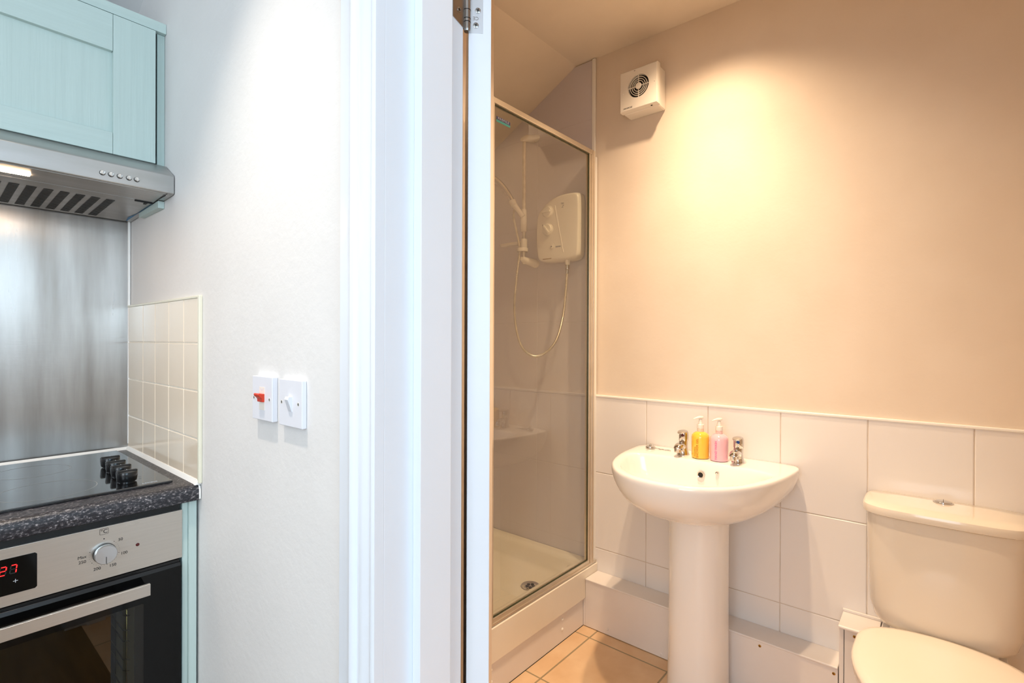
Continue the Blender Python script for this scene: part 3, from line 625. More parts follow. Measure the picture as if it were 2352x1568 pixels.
# ---------------------------------------------------------------- shower
tr = thing('shower_tray', 'raised white shower tray with a round chrome waste', 'shower tray', (1.68, 1.6, 0.125))
ty0, ty1, tx0, tx1 = 1.208, 1.995, 1.3125, BX-0.0055
mb = MB(); N = 12
def rrect(x0, x1, y0, y1, r, z, n=6):
    pts = []
    for cx, cy, a0 in ((x1-r, y1-r, 0), (x0+r, y1-r, 90), (x0+r, y0+r, 180), (x1-r, y0+r, 270)):
        for k in range(n+1):
            a = math.radians(a0+90*k/n); pts.append((cx+r*math.cos(a), cy+r*math.sin(a), z))
    return pts
rings = [rrect(tx0, tx1, ty0, ty1, 0.004, 0.1255), rrect(tx0, tx1, ty0, ty1, 0.004, 0.246), rrect(tx0+0.006, tx1-0.002, ty0+0.008, ty1-0.002, 0.006, 0.2525), rrect(tx0+0.03, tx1-0.03, ty0+0.05, ty1-0.04, 0.02, 0.2535),
         rrect(tx0+0.05, tx1-0.055, ty0+0.075, ty1-0.07, 0.05, 0.2505), rrect(tx0+0.062, tx1-0.068, ty0+0.09, ty1-0.085, 0.06, 0.238), rrect(tx0+0.08, tx1-0.085, ty0+0.108, ty1-0.1, 0.06, 0.185), rrect(tx0+0.10, tx1-0.105, ty0+0.128, ty1-0.12, 0.06, 0.170), rrect(1.75, 1.80, 1.40, 1.45, 0.01, 0.161)]
mb.loft(rings, True, True); mk('tray_body', mb, 'tray', tr, smooth=True)
dc = (1.806, 1.412, 0.1635)
dnn = mk('waste_grate', MB().lathe([(0.043, 0), (0.043, 0.001), (0.040, 0.003), (0.028, 0.001), (0.026, -0.001)], dc, n=40), 'chrome', tr, smooth=True, label='round chrome waste')
mb = MB()
for k in range(5):
    a = 2*PI*k/5; mb.lathe([(0.0075, 0.0), (0.0075, 0.0004)], (dc[0]+0.015*math.cos(a), dc[1]+0.015*math.sin(a), dc[2]+0.0018), n=12)
mk('drain_hole', mb, 'dark', dnn)
tp = thing('tray_plinth', 'white plinth board with screw caps under the shower tray', 'plinth', (1.68, 1.22, 0))
mk('plinth_board', MB().box(1.3125, 1.9385, 1.2185, 1.2345, 0.0, 0.125), 'bwhite', tp)
mk('gap', MB().box(1.3125, 1.9375, 1.2175, 1.2195, 0.0, 0.0025), 'dark', tp)
for x, z in ((1.776, 0.0935), (1.776, 0.053), (1.335, 0.0975), (1.335, 0.055)):
    mk('screw_cap', MB().lathe([(0.0062, 0), (0.006, 0.002), (0.003, 0.0048), (0, 0.0052)], (x, 1.2185, z), (0, -1, 0), 18), 'trim_w', tp, smooth=True)

ss = thing('shower_screen', 'clear glass shower screen in a satin aluminium frame on the tray', 'shower screen', (1.66, 1.22, 0.254))
sy = 1.22
mk('glass_pane', MB().box(1.341, 1.9735, sy+0.0035, sy+0.0085, 0.278, 2.096), 'glass', ss, label='clear glass pane')
mk('glass_edge', MB().box(1.3425, 1.9725, sy-0.0005, sy+0.0035, 0.2765, 0.2800).box(1.3425, 1.9725, sy-0.0005, sy+0.0035, 2.0925, 2.0965).box(1.9705, 1.9735, sy-0.0005, sy+0.0035, 0.2795, 2.0935), 'glassedge', ss)
mk('top_rail', MB().box(1.327, 1.986, sy-0.009, sy+0.016, 2.0965, 2.116), 'goldalu', ss, bevel=0.0018)
mk('bottom_rail', MB().box(1.327, 1.986, sy-0.005, sy+0.016, 0.2535, 0.2765), 'goldalu', ss, bevel=0.0015)
mk('bottom_rail', MB().box(1.327, 2.037, sy-0.0095, sy-0.005, 0.2535, 0.262), 'goldalu', ss, bevel=0.001)
mk('post', MB().box(1.3265, 1.3345, sy-0.010, sy+0.016, 0.2535, 2.1165).box(1.3345, 1.3412, sy-0.0055, sy+0.016, 0.2765, 2.0965), 'goldalu', ss, bevel=0.0018)
mk('post', MB().box(1.9735, 1.985, sy-0.0055, sy+0.016, 0.2535, 2.1165), 'goldalu', ss, bevel=0.0018)
mb = MB(); mb.box(1.9855, 1.998, sy-0.009, sy+0.018, 0.2535, 2.1175); mb.box(1.9985, 2.0165, sy-0.005, sy+0.018, 0.2535, 2.1175)
mb.tube([(2.008, sy-0.0045, 0.2545), (2.008, sy-0.0045, 2.117)], 0.006, 12)
mk('wall_channel', mb, 'goldalu', ss, bevel=0.0015)
mk('channel_sealant', MB().box(2.0165, BX-0.006, sy-0.002, sy+0.012, 0.2535, 2.10), 'trim_w', ss, bevel=0.002)
st = mk('sticker', MB().box(1.3575, 1.433, sy+0.0028, sy+0.0034, 2.0405, 2.0535), 'teal', ss, label='small navy and teal maker sticker')
mk('sticker_band', MB().box(1.3575, 1.433, sy+0.0024, sy+0.0030, 2.0485, 2.0600), 'navy', st)
text('sticker_lettering', 'PROFILE', 0.0115, (1.395, sy+0.0022, 2.0540), X, Z, 'white_print', st, space=1.5)

# electric shower unit
es = thing('electric_shower', 'white electric shower unit with two dials on the shower wall', 'shower unit', (BX, 1.395, 1.63))
hX = 1.972; hB = BX-0.0055
poly = [(1.512, 1.655), (1.500, 1.640), (1.470, 1.634), (1.34, 1.630), (1.290, 1.634), (1.272, 1.650), (1.270, 1.70), (1.268, 1.85), (1.270, 1.925), (1.280, 1.940), (1.300, 1.945), (1.36, 1.948), (1.410, 1.942), (1.450, 1.925), (1.480, 1.902), (1.508, 1.880), (1.520, 1.84), (1.522, 1.72)]
cyy, czz = 1.395, 1.79
def sc(p, k): return (cyy+(p[0]-cyy)*k, czz+(p[1]-czz)*k)
ringX = [(hB, 1.0), (hB-0.028, 1.0), (hX+0.020, 0.992), (hX+0.008, 0.972), (hX+0.002, 0.94), (hX, 0.90)]
mb = MB(); mb.loft([[(x,)+sc(p, k) for p in poly] for x, k in ringX])
hb_ = mk('heater_body', mb, 'wplastic', es, subsurf=2)
mb = MB(); mb.loft([[(hX+0.006, 1.4205, 1.905), (hX+0.006, 1.3985, 1.905), (hX+0.006, 1.352, 1.665), (hX+0.006, 1.362, 1.665)], [(hX-0.001, 1.408, 1.895), (hX-0.001, 1.402, 1.895), (hX-0.001, 1.3545, 1.672), (hX-0.001, 1.357, 1.672)]])
mk('ridge', mb, 'wplastic', es, bevel=0.001)
for z, rot in ((1.8715, 0.0), (1.787, 0.9)):
    kb = mk('dial', MB().lathe([(0.0300, -0.004), (0.0300, 0.0015), (0.0265, 0.0030), (0.0262, 0.009), (0.023, 0.0125), (0.0, 0.0135)], (hX, 1.4445, z), (-1, 0, 0), 40), 'wplastic', es, smooth=True)
    mb = MB(); mb.box(-0.0055, 0.0055, -0.0235, 0.0235, 0, 1)
    mb.v = [(hX-0.012-0.009*c, 1.4445+b*math.cos(rot)-a*math.sin(rot), z+b*math.sin(rot)+a*math.cos(rot)) for a, b, c in mb.v]
    mk('dial_grip', mb, 'wplastic', kb, bevel=0.003, seg=3)
mk('dial_mark', MB().box(hX-0.0006, hX, 1.4745, 1.4765, 1.8050, 1.8160), 'print', es)
pbx = mk('power_button', MB().lathe([(0.0150, -0.003), (0.0150, 0.001), (0.0125, 0.0015), (0.0105, 0.0005), (0.0100, 0.003), (0.006, 0.004), (0, 0.004)], (hX, 1.4210, 1.7045), (-1, 0, 0), 32), 'wplastic', es, smooth=True)
mk('button_ring', MB().lathe([(0.0038, 0.0), (0.0038, 0.0005)], (hX-0.004, 1.4210, 1.7045), (-1, 0, 0), 20), 'ring', pbx)
NX = (0, -1, 0)
text('unit_lettering', 'TRITON', 0.0082, (hX-0.0004, 1.385, 1.7005), NX, Z, 'navy', es)
text('unit_lettering', 'T80', 0.011, (hX-0.0004, 1.362, 1.898), NX, Z, 'ring', es)
text('unit_lettering', 'Z', 0.016, (hX-0.0004, 1.361, 1.884), NX, Z, 'ring', es, shear=0.4)
mk('rating_mark', MB().box(hX+0.0005, hX+0.0022, 1.424, 1.475, 1.6475, 1.6515), 'stain', es)
mk('outlet', MB().cyl((hX+0.02, 1.346, 1.637), (hX+0.02, 1.346, 1.612), 0.013, 0.010, 20), 'wplastic', es, bevel=0.002)

# riser rail with brackets, soap dish, slider
rl = thing('riser_rail', 'brass-tinted shower riser rail with cream brackets on the shower wall', 'shower rail', (BX, 1.602, 1.64))
rx, ry = 1.987, 1.6025
mk('rail_tube', MB().tube([(rx, ry, 1.640), (rx, ry, 2.262)], 0.0092, 20), 'hosesteel', rl, smooth=True)
for z0, s in ((2.275, 1), (1.645, -1)):
    mb = MB(); rings = []
    for k, (x, ry2, rz) in enumerate(((hB, 0.026, 0.020), (hB-0.012, 0.027, 0.021), (2.015, 0.022, 0.019), (rx, 0.0185, 0.017), (rx-0.012, 0.0165, 0.014), (rx-0.019, 0.010, 0.009))):
        rings.append([(x, ry-(0.028*(1-k/5.0) if True else 0)+ry2*math.cos(2*PI*q/20), z0-s*0.004*k+rz*math.sin(2*PI*q/20)) for q in range(20)])
    mb.loft(rings); mk('bracket', mb, 'wplastic', rl, smooth=True)
mb = MB(); mb.cyl((rx, ry, 1.765), (rx, ry, 1.715), 0.0165, 0.0165, 24)
mk('dish_clamp', mb, 'wplastic', rl, bevel=0.002)
mb = MB(); mb.loft([[(rx+0.0+0.024*math.cos(2*PI*q/20)*a, ry+0.085+0.085*math.sin(2*PI*q/20)*a-0.01, z) for q in range(20)] for a, z in ((0.75, 1.741), (0.95, 1.745), (1.0, 1.752), (0.9, 1.751), (0.7, 1.747))])
mk('soap_dish', mb, 'wplastic', rl, smooth=True)
mb = MB(); N2 = 28
mb.loft([[(rx-0.008+r*math.cos(2*PI*q/N2), ry+0.003+r*math.sin(2*PI*q/N2), z) for q in range(N2)] for r, z in ((0.0240, 1.700), (0.0275, 1.702), (0.0285, 1.716), (0.027, 1.719), (0.0245, 1.717), (0.0235, 1.702), (0.0240, 1.700))], False, False)
mk('hose_ring', mb, 'wplastic', rl, smooth=True)
mb = MB(); rings = []
for z, a in ((1.799, 0.0125), (1.803, 0.0165), (1.84, 0.0165), (1.875, 0.0155), (1.905, 0.015), (1.912, 0.012)):
    rings.append([(rx-0.002+a*math.cos(2*PI*q/20), ry+a*math.sin(2*PI*q/20), z) for q in range(20)])
mb.loft(rings)
mk('slider', mb, 'wplastic', rl, smooth=True)
mk('slider_arm', MB().tube([(rx-0.012, ry-0.006, 1.872), (rx-0.022, ry+0.018, 1.905), (rx-0.03, ry+0.045, 1.942)], [0.014, 0.0125, 0.0165], 20), 'wplastic', rl, smooth=True)
mk('holder_cup', MB().tube([(rx-0.032, ry+0.036, 1.928), (rx-0.030, ry+0.052, 1.955)], [0.016, 0.0185], 22), 'wplastic', rl, bevel=0.002)

# hand shower and hose
def bez(ps, n=24):
    out = []; P = [Vector(p) for p in ps]; P = [P[0]*2-P[1]] + P + [P[-1]*2-P[-2]]
    for i in range(1, len(P)-2):
        for k in range(n):
            t = k/n; a, b, c, d = P[i-1], P[i], P[i+1], P[i+2]
            out.append(0.5*((2*b)+(c-a)*t+(2*a-5*b+4*c-d)*t*t+(3*b-a-3*c+d)*t**3))
    out.append(P[-2]); return out
hs = thing('hand_shower', 'chrome hand shower with coiled steel hose hanging in a loop', 'shower head', (1.96, 1.65, 1.95))
hp = bez([(1.965, 1.640, 1.925), (1.955, 1.672, 1.985), (1.94, 1.715, 2.045), (1.915, 1.765, 2.088), (1.885, 1.805, 2.105)], 8)
mk('shower_handle', MB().tube(hp, [0.0125+0.004*min(1, i/20) for i in range(len(hp))], 20), 'chrome', hs, smooth=True)
mb = MB(); ax = Vector((-0.45, 0.35, -0.82)).normalized()
mb.lathe([(0.012, -0.02), (0.03, -0.01), (0.042, 0.002), (0.043, 0.014), (0.038, 0.018), (0, 0.018)], (1.868, 1.825, 2.100), ax, 32)
mk('spray_head', mb, 'chrome', hs, smooth=True)
ho = bez([(hX+0.02, 1.346, 1.600), (hX+0.012, 1.3485, 1.50), (1.968, 1.352, 1.38), (1.962, 1.385, 1.265), (1.958, 1.445, 1.203), (1.956, 1.515, 1.185), (1.957, 1.585, 1.225), (1.960, 1.625, 1.31), (1.966, 1.645, 1.43), (1.968, 1.632, 1.58), (1.966, 1.6115, 1.70), (1.964, 1.6115, 1.725), (1.962, 1.632, 1.81), (1.962, 1.648, 1.87), (1.962, 1.643, 1.925)], 60)
# resample for the coil
L = [0.0]
for i in range(1, len(ho)): L.append(L[-1]+(ho[i]-ho[i-1]).length)
pts = []; n = int(L[-1]/0.0017); j = 0
for i in range(n):
    s = L[-1]*i/(n-1)
    while j < len(L)-2 and L[j+1] < s: j += 1
    t = (s-L[j])/max(1e-9, L[j+1]-L[j]); pts.append(ho[j].lerp(ho[j+1], min(1, t)))
mk('hose', MB().tube(pts, [0.0066 if i % 2 else 0.0054 for i in range(len(pts))], 10), 'hosesteel', hs, smooth=True, label='flexible coiled steel hose')
mk('hose_connector', MB().cyl((hX+0.02, 1.346, 1.6115), (hX+0.02, 1.346, 1.592), 0.0095, 0.0095, 20), 'chrome', hs, bevel=0.001)
mk('hose_connector', MB().cyl((hX+0.0195, 1.346, 1.590), (hX+0.018, 1.3465, 1.572), 0.0075, 0.0070, 20), 'chrome', hs, bevel=0.001)

# extractor fan
ef = thing('extractor_fan', 'square cream extractor fan with round grille high on the far wall', 'fan', (BX, 0.975, 2.31))
a0, a1, b0, b1 = 0.8925, 1.0575, 2.2235, 2.392
mb = MB()
def fr(x, s=0.0, bt=0.0): return [(x, a0+s, b0+bt), (x, a1-s, b0+bt), (x, a1-s, b1-s), (x, a0+s, b1-s)]
mb.loft([fr(BX-0.0, 0.003, 0.0), fr(1.985, 0.003, 0.0)])
mk('fan_housing', mb, 'wplastic', ef, bevel=0.006, seg=3)
mb = MB(); mb.box(1.958, 1.986, a0-0.001, a1+0.001, b0+0.004, b1+0.001)
# front cover with a round opening: ring of quads between square and circle
mbc = MB(); N = 48; cy_, cz_ = 0.975, 2.318; R1 = 0.047
mbc = MB(); sq = []; ci = []
for k in range(N):
    a = 2*PI*k/N + PI/4; c, s = math.cos(a), math.sin(a); q = 1/max(abs(c), abs(s))
    hy = (a1-a0)/2+0.001; hzz = 0.086
    sq.append((max(a0-0.001, min(a1+0.001, 0.975+c*q*hy)), max(b0+0.003, min(b1+0.001, 2.3075+s*q*hzz)))); ci.append((cy_+R1*c, cz_+R1*s))
xf = 1.958
mbc.loft([[(1.986, y, z) for y, z in sq], [(xf+0.004, y, z) for y, z in sq], [(xf, 0.975+(y-0.975)*0.965, 2.3075+(z-2.3075)*0.965) for y, z in sq], [(xf, y, z) for y, z in ci], [(xf+0.004, cy_+(y-cy_)*0.98, cz_+(z-cz_)*0.98) for y, z in ci], [(xf+0.020, cy_+(y-cy_)*0.96, cz_+(z-cz_)*0.96) for y, z in ci]], False, False)
mk('fan_cover', mbc, 'wplastic', ef, smooth=True)
mk('fan_throat', MB().lathe([(0.0452, 0), (0.0452, 0.002)], (xf+0.016, cy_, cz_), (-1, 0, 0), 48), 'dark', ef)
gr = MB()
for r in (0.0375, 0.0295, 0.0215):
    gr.loft([[(xf+0.0035+dx, cy_+rr*math.cos(2*PI*k/48), cz_+rr*math.sin(2*PI*k/48)) for k in range(48)] for dx, rr in ((0, r-0.0011), (0, r+0.0011), (0.004, r+0.0011), (0.004, r-0.0011), (0, r-0.0011))], False, False)
gr.box(xf+0.003, xf+0.0065, cy_-0.0012, cy_+0.0012, cz_-0.046, cz_+0.046); gr.box(xf+0.003, xf+0.0065, cy_-0.046, cy_+0.046, cz_-0.0012, cz_+0.0012)
gr.lathe([(0.0135, 0), (0.0135, 0.005), (0.0115, 0.0065), (0, 0.0068)], (xf+0.0065, cy_, cz_), (-1, 0, 0), 32)
mk('grille', gr, 'wplastic', ef, label='round grille of concentric rings')
for y in (a1-0.012, a0+0.010): mk('screw_cap', MB().lathe([(0.0032, 0), (0.002, 0.002), (0, 0.0022)], (xf, y, 2.309+(0.006 if y < 0.95 else -0.006)), (-1, 0, 0), 14), 'wplastic', ef, smooth=True)
text('fan_lettering', 'MANROSE', 0.0088, (xf-0.0003, 1.022, 2.2375), NX, Z, 'print', ef, shear=0.3)
mk('cover_slot', MB().box(xf+0.012, xf+0.016, 0.918, 0.9245, b0+0.0005, b0+0.0045), 'dark', ef)
mk('cover_slot', MB().box(xf-0.0003, xf+0.0002, 0.9885, 0.9935, b1-0.0085, b1-0.0065), 'dark', ef)

# ---------------------------------------------------------------- washbasin
wb = thing('washbasin', 'white ceramic pedestal washbasin with two chrome taps under the fan', 'washbasin', (1.85, 0.68, 0))
BYC = 0.681; RZ = 0.823; BB = BX-0.009
def hit(cx, inside, N=72):
    out = []
    for k in range(N):
        a = 2*PI*k/N; d = (math.cos(a), math.sin(a)); lo_, hi_ = 0.0, 1.0
        for _ in range(32):
            t = (lo_+hi_)/2
            if inside(cx+d[0]*t, d[1]*t): lo_ = t
            else: hi_ = t
        out.append((cx+d[0]*lo_, BYC+d[1]*lo_))
    return out
def R_(pts, z): return [(x, y, z) for x, y in pts]
def in_outer(x, y):
    return x <= BB and (max(0.0, BB-x)/0.545)**2.45 + (abs(y)/0.303)**2.45 + (max(0, (x-(BB-0.05))/0.05))**6*0.6 < 1
def in_inner(x, y):
    return (max(0.0, BB-x)/0.519)**2.45 + (abs(y)/0.277)**2.45 + (max(0, (x-1.79)/0.086))**3.5 < 1
OUT = hit(1.75, in_outer); INN = hit(1.75, in_inner)
def osc(s, sx, pull=0.0):
    r = []
    for x, y in OUT:
        xx = 1.88+(x-1.88)*(sx if x < 1.88 else 1-pull); r.append((xx, BYC+(y-BYC)*s))
    return r
def isc(k, z, c=1.73): return [(c+(x-c)*k, BYC+(y-BYC)*k, z) for x, y in INN]
mb = MB(); rings = []
for s, sx, z, pull in ((0.34, 0.30, 0.640, 0.5), (0.36, 0.33, 0.641, 0.48), (0.50, 0.50, 0.650, 0.36), (0.66, 0.68, 0.668, 0.22), (0.80, 0.82, 0.695, 0.1), (0.90, 0.915, 0.728, 0.03), (0.96, 0.968, 0.762, 0), (0.989, 0.992, 0.790, 0), (1.0, 1.0, 0.807, 0), (0.998, 0.998, 0.816, 0), (0.990, 0.991, 0.8215, 0), (0.976, 0.978, 0.8240, 0)):
    rings.append(R_(osc(s, sx, pull), z))
rings += [isc(1.012, 0.8240), isc(0.99, 0.8220), isc(0.975, 0.8165), isc(0.955, 0.800), isc(0.93, 0.770), isc(0.88, 0.738), isc(0.76, 0.712), isc(0.52, 0.696), isc(0.26, 0.689), isc(0.10, 0.687)]
mb.loft(rings); mk('basin', mb, 'ceramic', wb, subsurf=1)
bas_waste = mk('basin_waste', MB().lathe([(0.030, 0.0), (0.030, 0.002), (0.02, 0.001)], (1.712, BYC, 0.687), n=32), 'chrome', wb, smooth=True)
of = mk('overflow_ring', MB().loft([[(1.8575-dx, 0.672+r*math.cos(2*PI*q/32), 0.778+r*math.sin(2*PI*q/32)) for q in range(32)] for r, dx in ((0.0128, -0.006), (0.0128, 0.002), (0.0115, 0.0038), (0.0092, 0.0030), (0.0090, -0.003))], False, False), 'chrome', wb, smooth=True)
mk('overflow_hole', MB().lathe([(0.0092, 0), (0.0092, 0.001)], (1.8575, 0.672, 0.778), (-1, 0, 0), 24), 'dark', of)
mk('chain_stay', MB().lathe([(0.0062, -0.004), (0.0062, 0.002), (0.004, 0.005), (0, 0.006)], (1.860, 0.6155, 0.792), (-1, 0, 0), 20), 'chrome', wb, smooth=True)
mb = MB()
rings = []
for z, w, fx_ in ((0.0, 0.104, 0.118), (0.01, 0.105, 0.119), (0.10, 0.103, 0.112), (0.35, 0.1015, 0.108), (0.58, 0.1015, 0.108), (0.665, 0.106, 0.115)):
    rings.append([(x, y, z) for x, y in sellipse(1.870, BYC, fx_, w, 2.3, 48, aft=0.06)])
mb.loft(rings); mk('pedestal', mb, 'ceramic', wb, smooth=True)
def tap(y, dot, lab, x=1.935):
    z0 = 0.8235
    t = MB(); rings = []
    # body: base to neck, leaning into the spout
    prof_ = [(0.0, 0.0235, 0.0235, 0.0), (0.003, 0.0238, 0.0238, 0.0), (0.006, 0.0215, 0.021, 0.0), (0.02, 0.0195, 0.018, -0.001), (0.034, 0.021, 0.0172, -0.003), (0.046, 0.019, 0.0168, 0.001), (0.054, 0.0165, 0.0165, 0.004)]
    for dz, rx_, ry_, off in prof_:
        rings.append([(x+off+rx_*math.cos(2*PI*q/28), y+ry_*math.sin(2*PI*q/28), z0+dz) for q in range(28)])
    t.loft(rings)
    body = mk('tap', t, 'chrome', wb, smooth=True, label=lab)
    sp = []; 
    path = [(x-0.004, 0.026), (x-0.018, 0.037), (x-0.036, 0.042), (x-0.052, 0.038), (x-0.064, 0.027)]
    wid = [0.0165, 0.0165, 0.0165, 0.0155, 0.013]; hgt = [0.017, 0.015, 0.012, 0.010, 0.007]
    for i, (px_, pz_) in enumerate(path):
        j = min(i+1, len(path)-1); k_ = max(i-1, 0); tx, tz = path[j][0]-path[k_][0], path[j][1]-path[k_][1]; l_ = math.hypot(tx, tz); nx, nz = -tz/l_, tx/l_
        sp.append([(px_+nx*hgt[i]*math.sin(2*PI*q/24), y+wid[i]*math.cos(2*PI*q/24), z0+pz_+nz*hgt[i]*math.sin(2*PI*q/24)) for q in range(24)])
    mk('spout', MB().loft(sp), 'chrome', body, subsurf=1)
    mk('aerator', MB().cyl((x-0.055, y, z0+0.033), (x-0.056, y, z0+0.0175), 0.0118, 0.0118, 24), 'chrome', body, bevel=0.001)
    hd_ = []
    for dz, rx_, ry_, off in ((0.054, 0.0172, 0.0172, 0.004), (0.056, 0.0182, 0.018, 0.004), (0.075, 0.0182, 0.0180, 0.005), (0.085, 0.0175, 0.0175, 0.005), (0.092, 0.0140, 0.0145, 0.004), (0.0955, 0.006, 0.007, 0.003)):
        hd_.append([(x+off+rx_*math.cos(2*PI*q/28), y+ry_*math.sin(2*PI*q/28), z0+dz) for q in range(28)])
    h_ = mk('tap_handle', MB().loft(hd_), 'chrome', body, smooth=True)
    bk = [[(x+0.012+a*(-0.046), y+w_*math.cos(2*PI*q/20), z0+z_+t_*math.sin(2*PI*q/20)) for q in range(20)] for a, w_, t_, z_ in ((0.0, 0.009, 0.004, 0.088), (0.3, 0.0165, 0.0052, 0.092), (0.6, 0.0165, 0.0045, 0.0905), (0.85, 0.013, 0.003, 0.0865), (1.0, 0.008, 0.0018, 0.085))]
    mk('lever', MB().loft(bk), 'chrome', h_, subsurf=1)
    mk('indicator', MB().lathe([(0.0056, 0), (0.0056, 0.0012), (0, 0.0016)], (x-0.0128, y-0.003, z0+0.0765), (-1, -0.2, 0), 20), dot, h_)
tap(0.7685, 'reddot', 'chrome hot tap with red dot'); tap(0.5660, 'bluedot', 'chrome cold tap with blue dot')

# plug with chain lying on the deck
pg = thing('basin_plug', 'chrome basin plug with its ball chain lying on the back of the basin', 'plug', (1.955, 0.912, 0.824))
mk('plug_disc', MB().lathe([(0.0155, 0.0), (0.0185, 0.001), (0.0190, 0.003), (0.0175, 0.0042), (0.0190, 0.0055), (0.0185, 0.008), (0.013, 0.0105), (0.006, 0.0115), (0.005, 0.014), (0, 0.0145)], (1.955, 0.912, 0.8248), n=32), 'chrome', pg, smooth=True)
mk('plug_ring', MB().tube([(1.955+0.006*math.cos(a*PI/8), 0.912, 0.8395+0.006*math.sin(a*PI/8)) for a in range(17)], 0.001, 8), 'chrome', pg, smooth=True)
cp_ = bez([(1.958, 0.895, 0.828), (1.962, 0.880, 0.8265), (1.955, 0.872, 0.8263), (1.962, 0.862, 0.8263), (1.954, 0.850, 0.8263), (1.960, 0.838, 0.8263), (1.954, 0.826, 0.8263)], 8)
mk('ball_chain', MB().tube(cp_, [0.0022 if i % 2 else 0.0008 for i in range(len(cp_))], 8), 'chrome', pg, smooth=True)

# bottles
def bottle(y, liquid, neck, txt, tm, lab, x=1.925):
    t = thing('pump_bottle', lab, 'bottle', (x, y, 0.8245), 'pump bottles on the washbasin')
    z0 = 0.8246; r = 0.0318
    b = mk('bottle_body', MB().lathe([(r-0.004, 0), (r-0.001, 0.0015), (r, 0.005), (r, 0.078), (r-0.001, 0.084), (r-0.005, 0.0905), (r-0.0115, 0.0950), (0.0135, 0.098)], (x, y, z0), n=40), liquid, t, smooth=True)
    mk('bottle_neck', MB().lathe([(0.0150, 0.0955), (0.0118, 0.0985), (0.0118, 0.101), (0.0126, 0.102), (0.0118, 0.1035), (0.0126, 0.1065), (0.0118, 0.108), (0.0122, 0.112)], (x, y, z0), n=32), neck, t, smooth=True)
    pm = mk('pump_collar', MB().lathe([(0.0128, 0.110), (0.0130, 0.111), (0.0125, 0.124), (0.0105, 0.126)], (x, y, z0), n=32), 'wplastic', t, smooth=True)
    mb = MB(); mb.lathe([(0.0085, 0.126), (0.0080, 0.134), (0.0062, 0.138), (0.0062, 0.144)], (x, y, z0), n=24)
    mk('pump_stem', mb, 'wplastic', t, smooth=True)
    d = Vector((-0.75, 0.66, 0)).normalized(); w = Vector((d.y, -d.x, 0))
    hr = [[Vector((x, y, z0))+d*a+w*(ww*math.cos(2*PI*q/16))+Vector((0, 0, z_+hh*math.sin(2*PI*q/16))) for q in range(16)] for a, ww, hh, z_ in ((-0.011, 0.004, 0.003, 0.150), (-0.008, 0.009, 0.0055, 0.1505), (0.004, 0.0095, 0.0062, 0.1505), (0.012, 0.006, 0.004, 0.150), (0.022, 0.004, 0.0028, 0.1475), (0.030, 0.0028, 0.002, 0.1435))]
    mk('pump_nozzle', MB().loft(hr), 'wplastic', t, subsurf=1)
    # lettering reads upwards, wrapped on the side toward the room
    tocam = Vector((-x, -y, 0)).normalized(); a0_ = math.atan2(tocam.y, tocam.x)
    for s_, off, sz, zc in txt:
        a_ = a0_ - off   # screen-left is clockwise seen from above
        nrm = Vector((math.cos(a_), math.sin(a_), 0)); tan = Vector((0, 0, 1)).cross(nrm)
        p = Vector((x, y, z0+zc))+nrm*(r+0.0004)
        text('lettering', s_, sz, p, (0, 0, 1), -tan, tm, b)
    return t
M['gelprint'].node_tree.nodes['Principled BSDF'].inputs['Roughness'].default_value = 0.4
bottle(0.6985, 'gel', 'clear_plastic', [('SHOWER GEL', 0.34, 0.0115, 0.040), ('CLEANSING', 0.62, 0.0065, 0.026)], 'gelprint', 'pump bottle of amber yellow shower gel on the washbasin deck')
bottle(0.6300, 'pinkgel', 'pinkneck', [('HAND WASH', 0.34, 0.0112, 0.041)], 'pinkprint', 'pump bottle of pale pink hand wash on the washbasin deck')

# ---------------------------------------------------------------- toilet
to = thing('toilet', 'close-coupled toilet with cream cistern and closed lid by the far wall', 'toilet', (1.75, 0.0, 0))
TY = 0.003
def D(front, back, w, n=3.2, N=48, z=0, bulge=0.0):
    cx = back-0.09; r = []
    for k in range(N):
        t = 2*PI*k/N; c, s = math.cos(t), math.sin(t)
        a = (back-cx) if c > 0 else (cx-front)
        nn = 7.0 if c > 0 else n
        r.append((cx+a*math.copysign(abs(c)**(2/nn), c), TY+w*math.copysign(abs(s)**(2/nn), s), z))
    return r
cb = BX-0.0095
mb = MB(); mb.loft([D(1.885, cb-0.02, 0.125, 3, z=0.412), D(1.872, cb-0.006, 0.145, 3.2, z=0.418), D(1.863, cb-0.002, 0.160, 3.4, z=0.436), D(1.857, cb, 0.170, 3.6, z=0.475), D(1.853, cb, 0.175, 3.8, z=0.60), D(1.848, cb, 0.180, 4, z=0.748)])
mk('cistern', mb, 'ceramic_t', to, smooth=True)
mb = MB(); mb.loft([D(1.842, cb, 0.184, 4, z=0.7500), D(1.835, cb, 0.188, 4, z=0.7535), D(1.833, cb, 0.189, 4, z=0.765), D(1.836, cb, 0.187, 4, z=0.775), D(1.846, cb-0.006, 0.180, 4, z=0.7805), D(1.89, cb-0.04, 0.13, 4, z=0.782)])
mk('cistern_lid', mb, 'ceramic_t', to, smooth=True)
mk('lid_gap', MB().loft([D(1.849, cb-0.001, 0.179, 4, z=z) for z in (0.7475, 0.7505)]), 'dark', to)
fb = mk('flush_button', MB().lathe([(0.0245, 0), (0.0245, 0.002), (0.021, 0.0035), (0.0195, 0.0025), (0.019, 0.0025), (0.0185, 0.005), (0.016, 0.0065), (0, 0.0072)], (1.995, 0.001, 0.7812), n=36, sx=1.0), 'chrome', to, smooth=True, label='round chrome flush button')
mk('button_split', MB().box(1.977, 2.013, 0.0005, 0.0015, 0.7878, 0.7888), 'dark', fb)
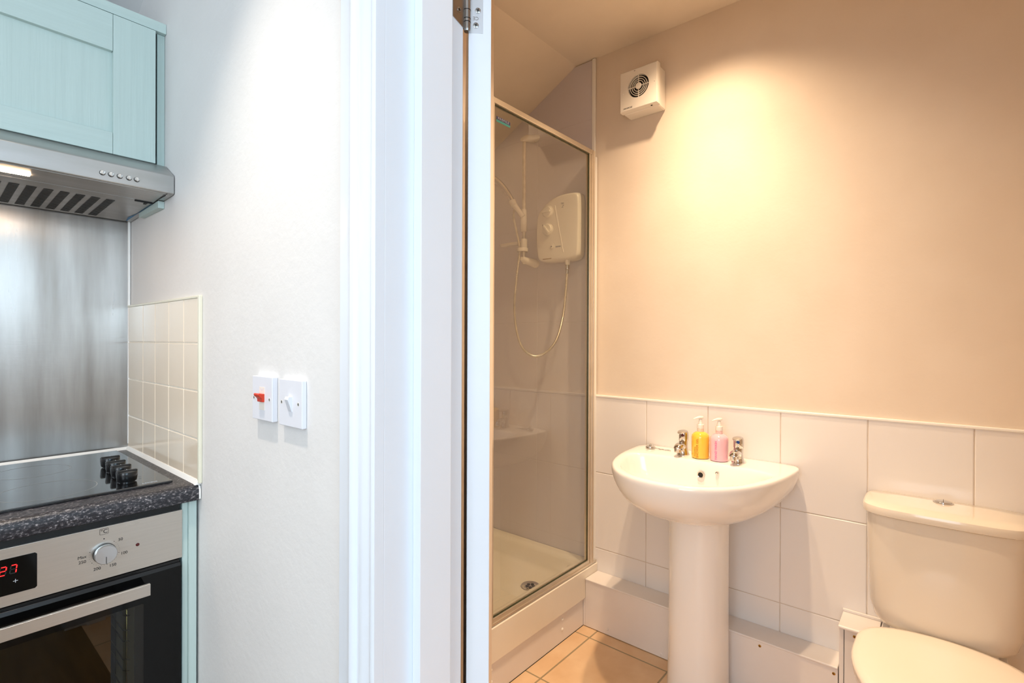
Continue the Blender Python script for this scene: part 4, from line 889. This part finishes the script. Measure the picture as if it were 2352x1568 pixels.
def seat_out(k=1.0, N=56, front=1.405, back=1.858, w=0.186):
    r = []; cx = 1.665
    for q in range(N):
        t = 2*PI*q/N; c, s = math.cos(t), math.sin(t)
        if c > 0:
            n_ = 2.7; a = back-cx
            x = cx+a*abs(c)**(2/4.2)*k; y = w*math.copysign(abs(s)**(2/1.9), s)*k
        else:
            x = cx-(cx-front)*abs(c)*k; y = w*s*k
        r.append((x, TY+y))
    return r
mb = MB(); mb.loft([R_(seat_out(0.93), 0.421), R_(seat_out(0.985), 0.4215), R_(seat_out(1.0), 0.4265), R_(seat_out(0.995), 0.433), R_(seat_out(0.97), 0.4385), R_(seat_out(0.90), 0.4415), R_(seat_out(0.55), 0.4445)])
mk('toilet_lid', mb, 'seat', to, smooth=True)
mb = MB(); mb.loft([R_(seat_out(0.90), 0.402), R_(seat_out(0.975), 0.4025), R_(seat_out(0.985), 0.410), R_(seat_out(0.97), 0.418), R_(seat_out(0.90), 0.420)])
mk('seat_ring', mb, 'seat', to, smooth=True)
mb = MB(); mb.loft([D(1.80, cb-0.02, 0.138, 3, z=0.30), D(1.79, cb-0.02, 0.141, 3, z=0.388), D(1.80, cb-0.03, 0.137, 3, z=0.398), D(1.84, cb-0.06, 0.12, 3, z=0.4005)])
mk('pan_deck', mb, 'ceramic', to, smooth=True)
mk('cistern_gasket', MB().loft([D(1.87, cb-0.03, 0.12, 3, z=z) for z in (0.398, 0.415)]), 'ceramic', to)
mb = MB(); rings = []
for z, k, dx in ((0.0, 0.56, 0.06), (0.02, 0.57, 0.06), (0.12, 0.52, 0.06), (0.22, 0.62, 0.04), (0.30, 0.80, 0.02), (0.36, 0.92, 0.0), (0.395, 0.965, 0.0), (0.4015, 0.95, 0.0)):
    rings.append([(x+dx, y, z) for x, y in seat_out(k)])
mb.loft(rings); mk('pan', mb, 'ceramic', to, smooth=True)
mb = MB()
for (x, y, r) in ((1.735, -0.008, 0.006), (1.725, -0.012, 0.0045), (1.730, -0.004, 0.003), (1.708, -0.018, 0.002), (1.745, -0.018, 0.003)):
    mb.add([(x+r*1.6*math.cos(q*PI/6)*(1+0.2*math.sin(q*2.3)), y+r*math.sin(q*PI/6)*(1+0.25*math.cos(q*1.7)), 0.4452) for q in range(12)], [tuple(range(12))])

# recessed ceiling lamps
for (x, y), lab in (((1.70, 0.69), 'round recessed ceiling spotlight above the washbasin'), ((1.22, 0.52), 'round recessed ceiling spotlight just inside the bathroom doorway'), ((0.08, 0.985), 'round recessed ceiling spotlight in front of the hob'), ((-1.0, 0.2), 'round recessed ceiling spotlight by the kitchen window')):
    t = thing('ceiling_spotlight', lab, 'spotlight', (x, y, TZ), 'recessed ceiling spotlights')
    mk('bezel', MB().loft([[(x+r*math.cos(2*PI*q/32), y+r*math.sin(2*PI*q/32), z) for q in range(32)] for r, z in ((0.026, TZ+0.004), (0.026, TZ-0.004), (0.040, TZ-0.004), (0.042, TZ))], False, False), 'chrome', t, smooth=True)
    mk('lamp_face', MB().lathe([(0.026, 0), (0.026, 0.001)], (x, y, TZ-0.002), n=32), 'spot_lens', t)
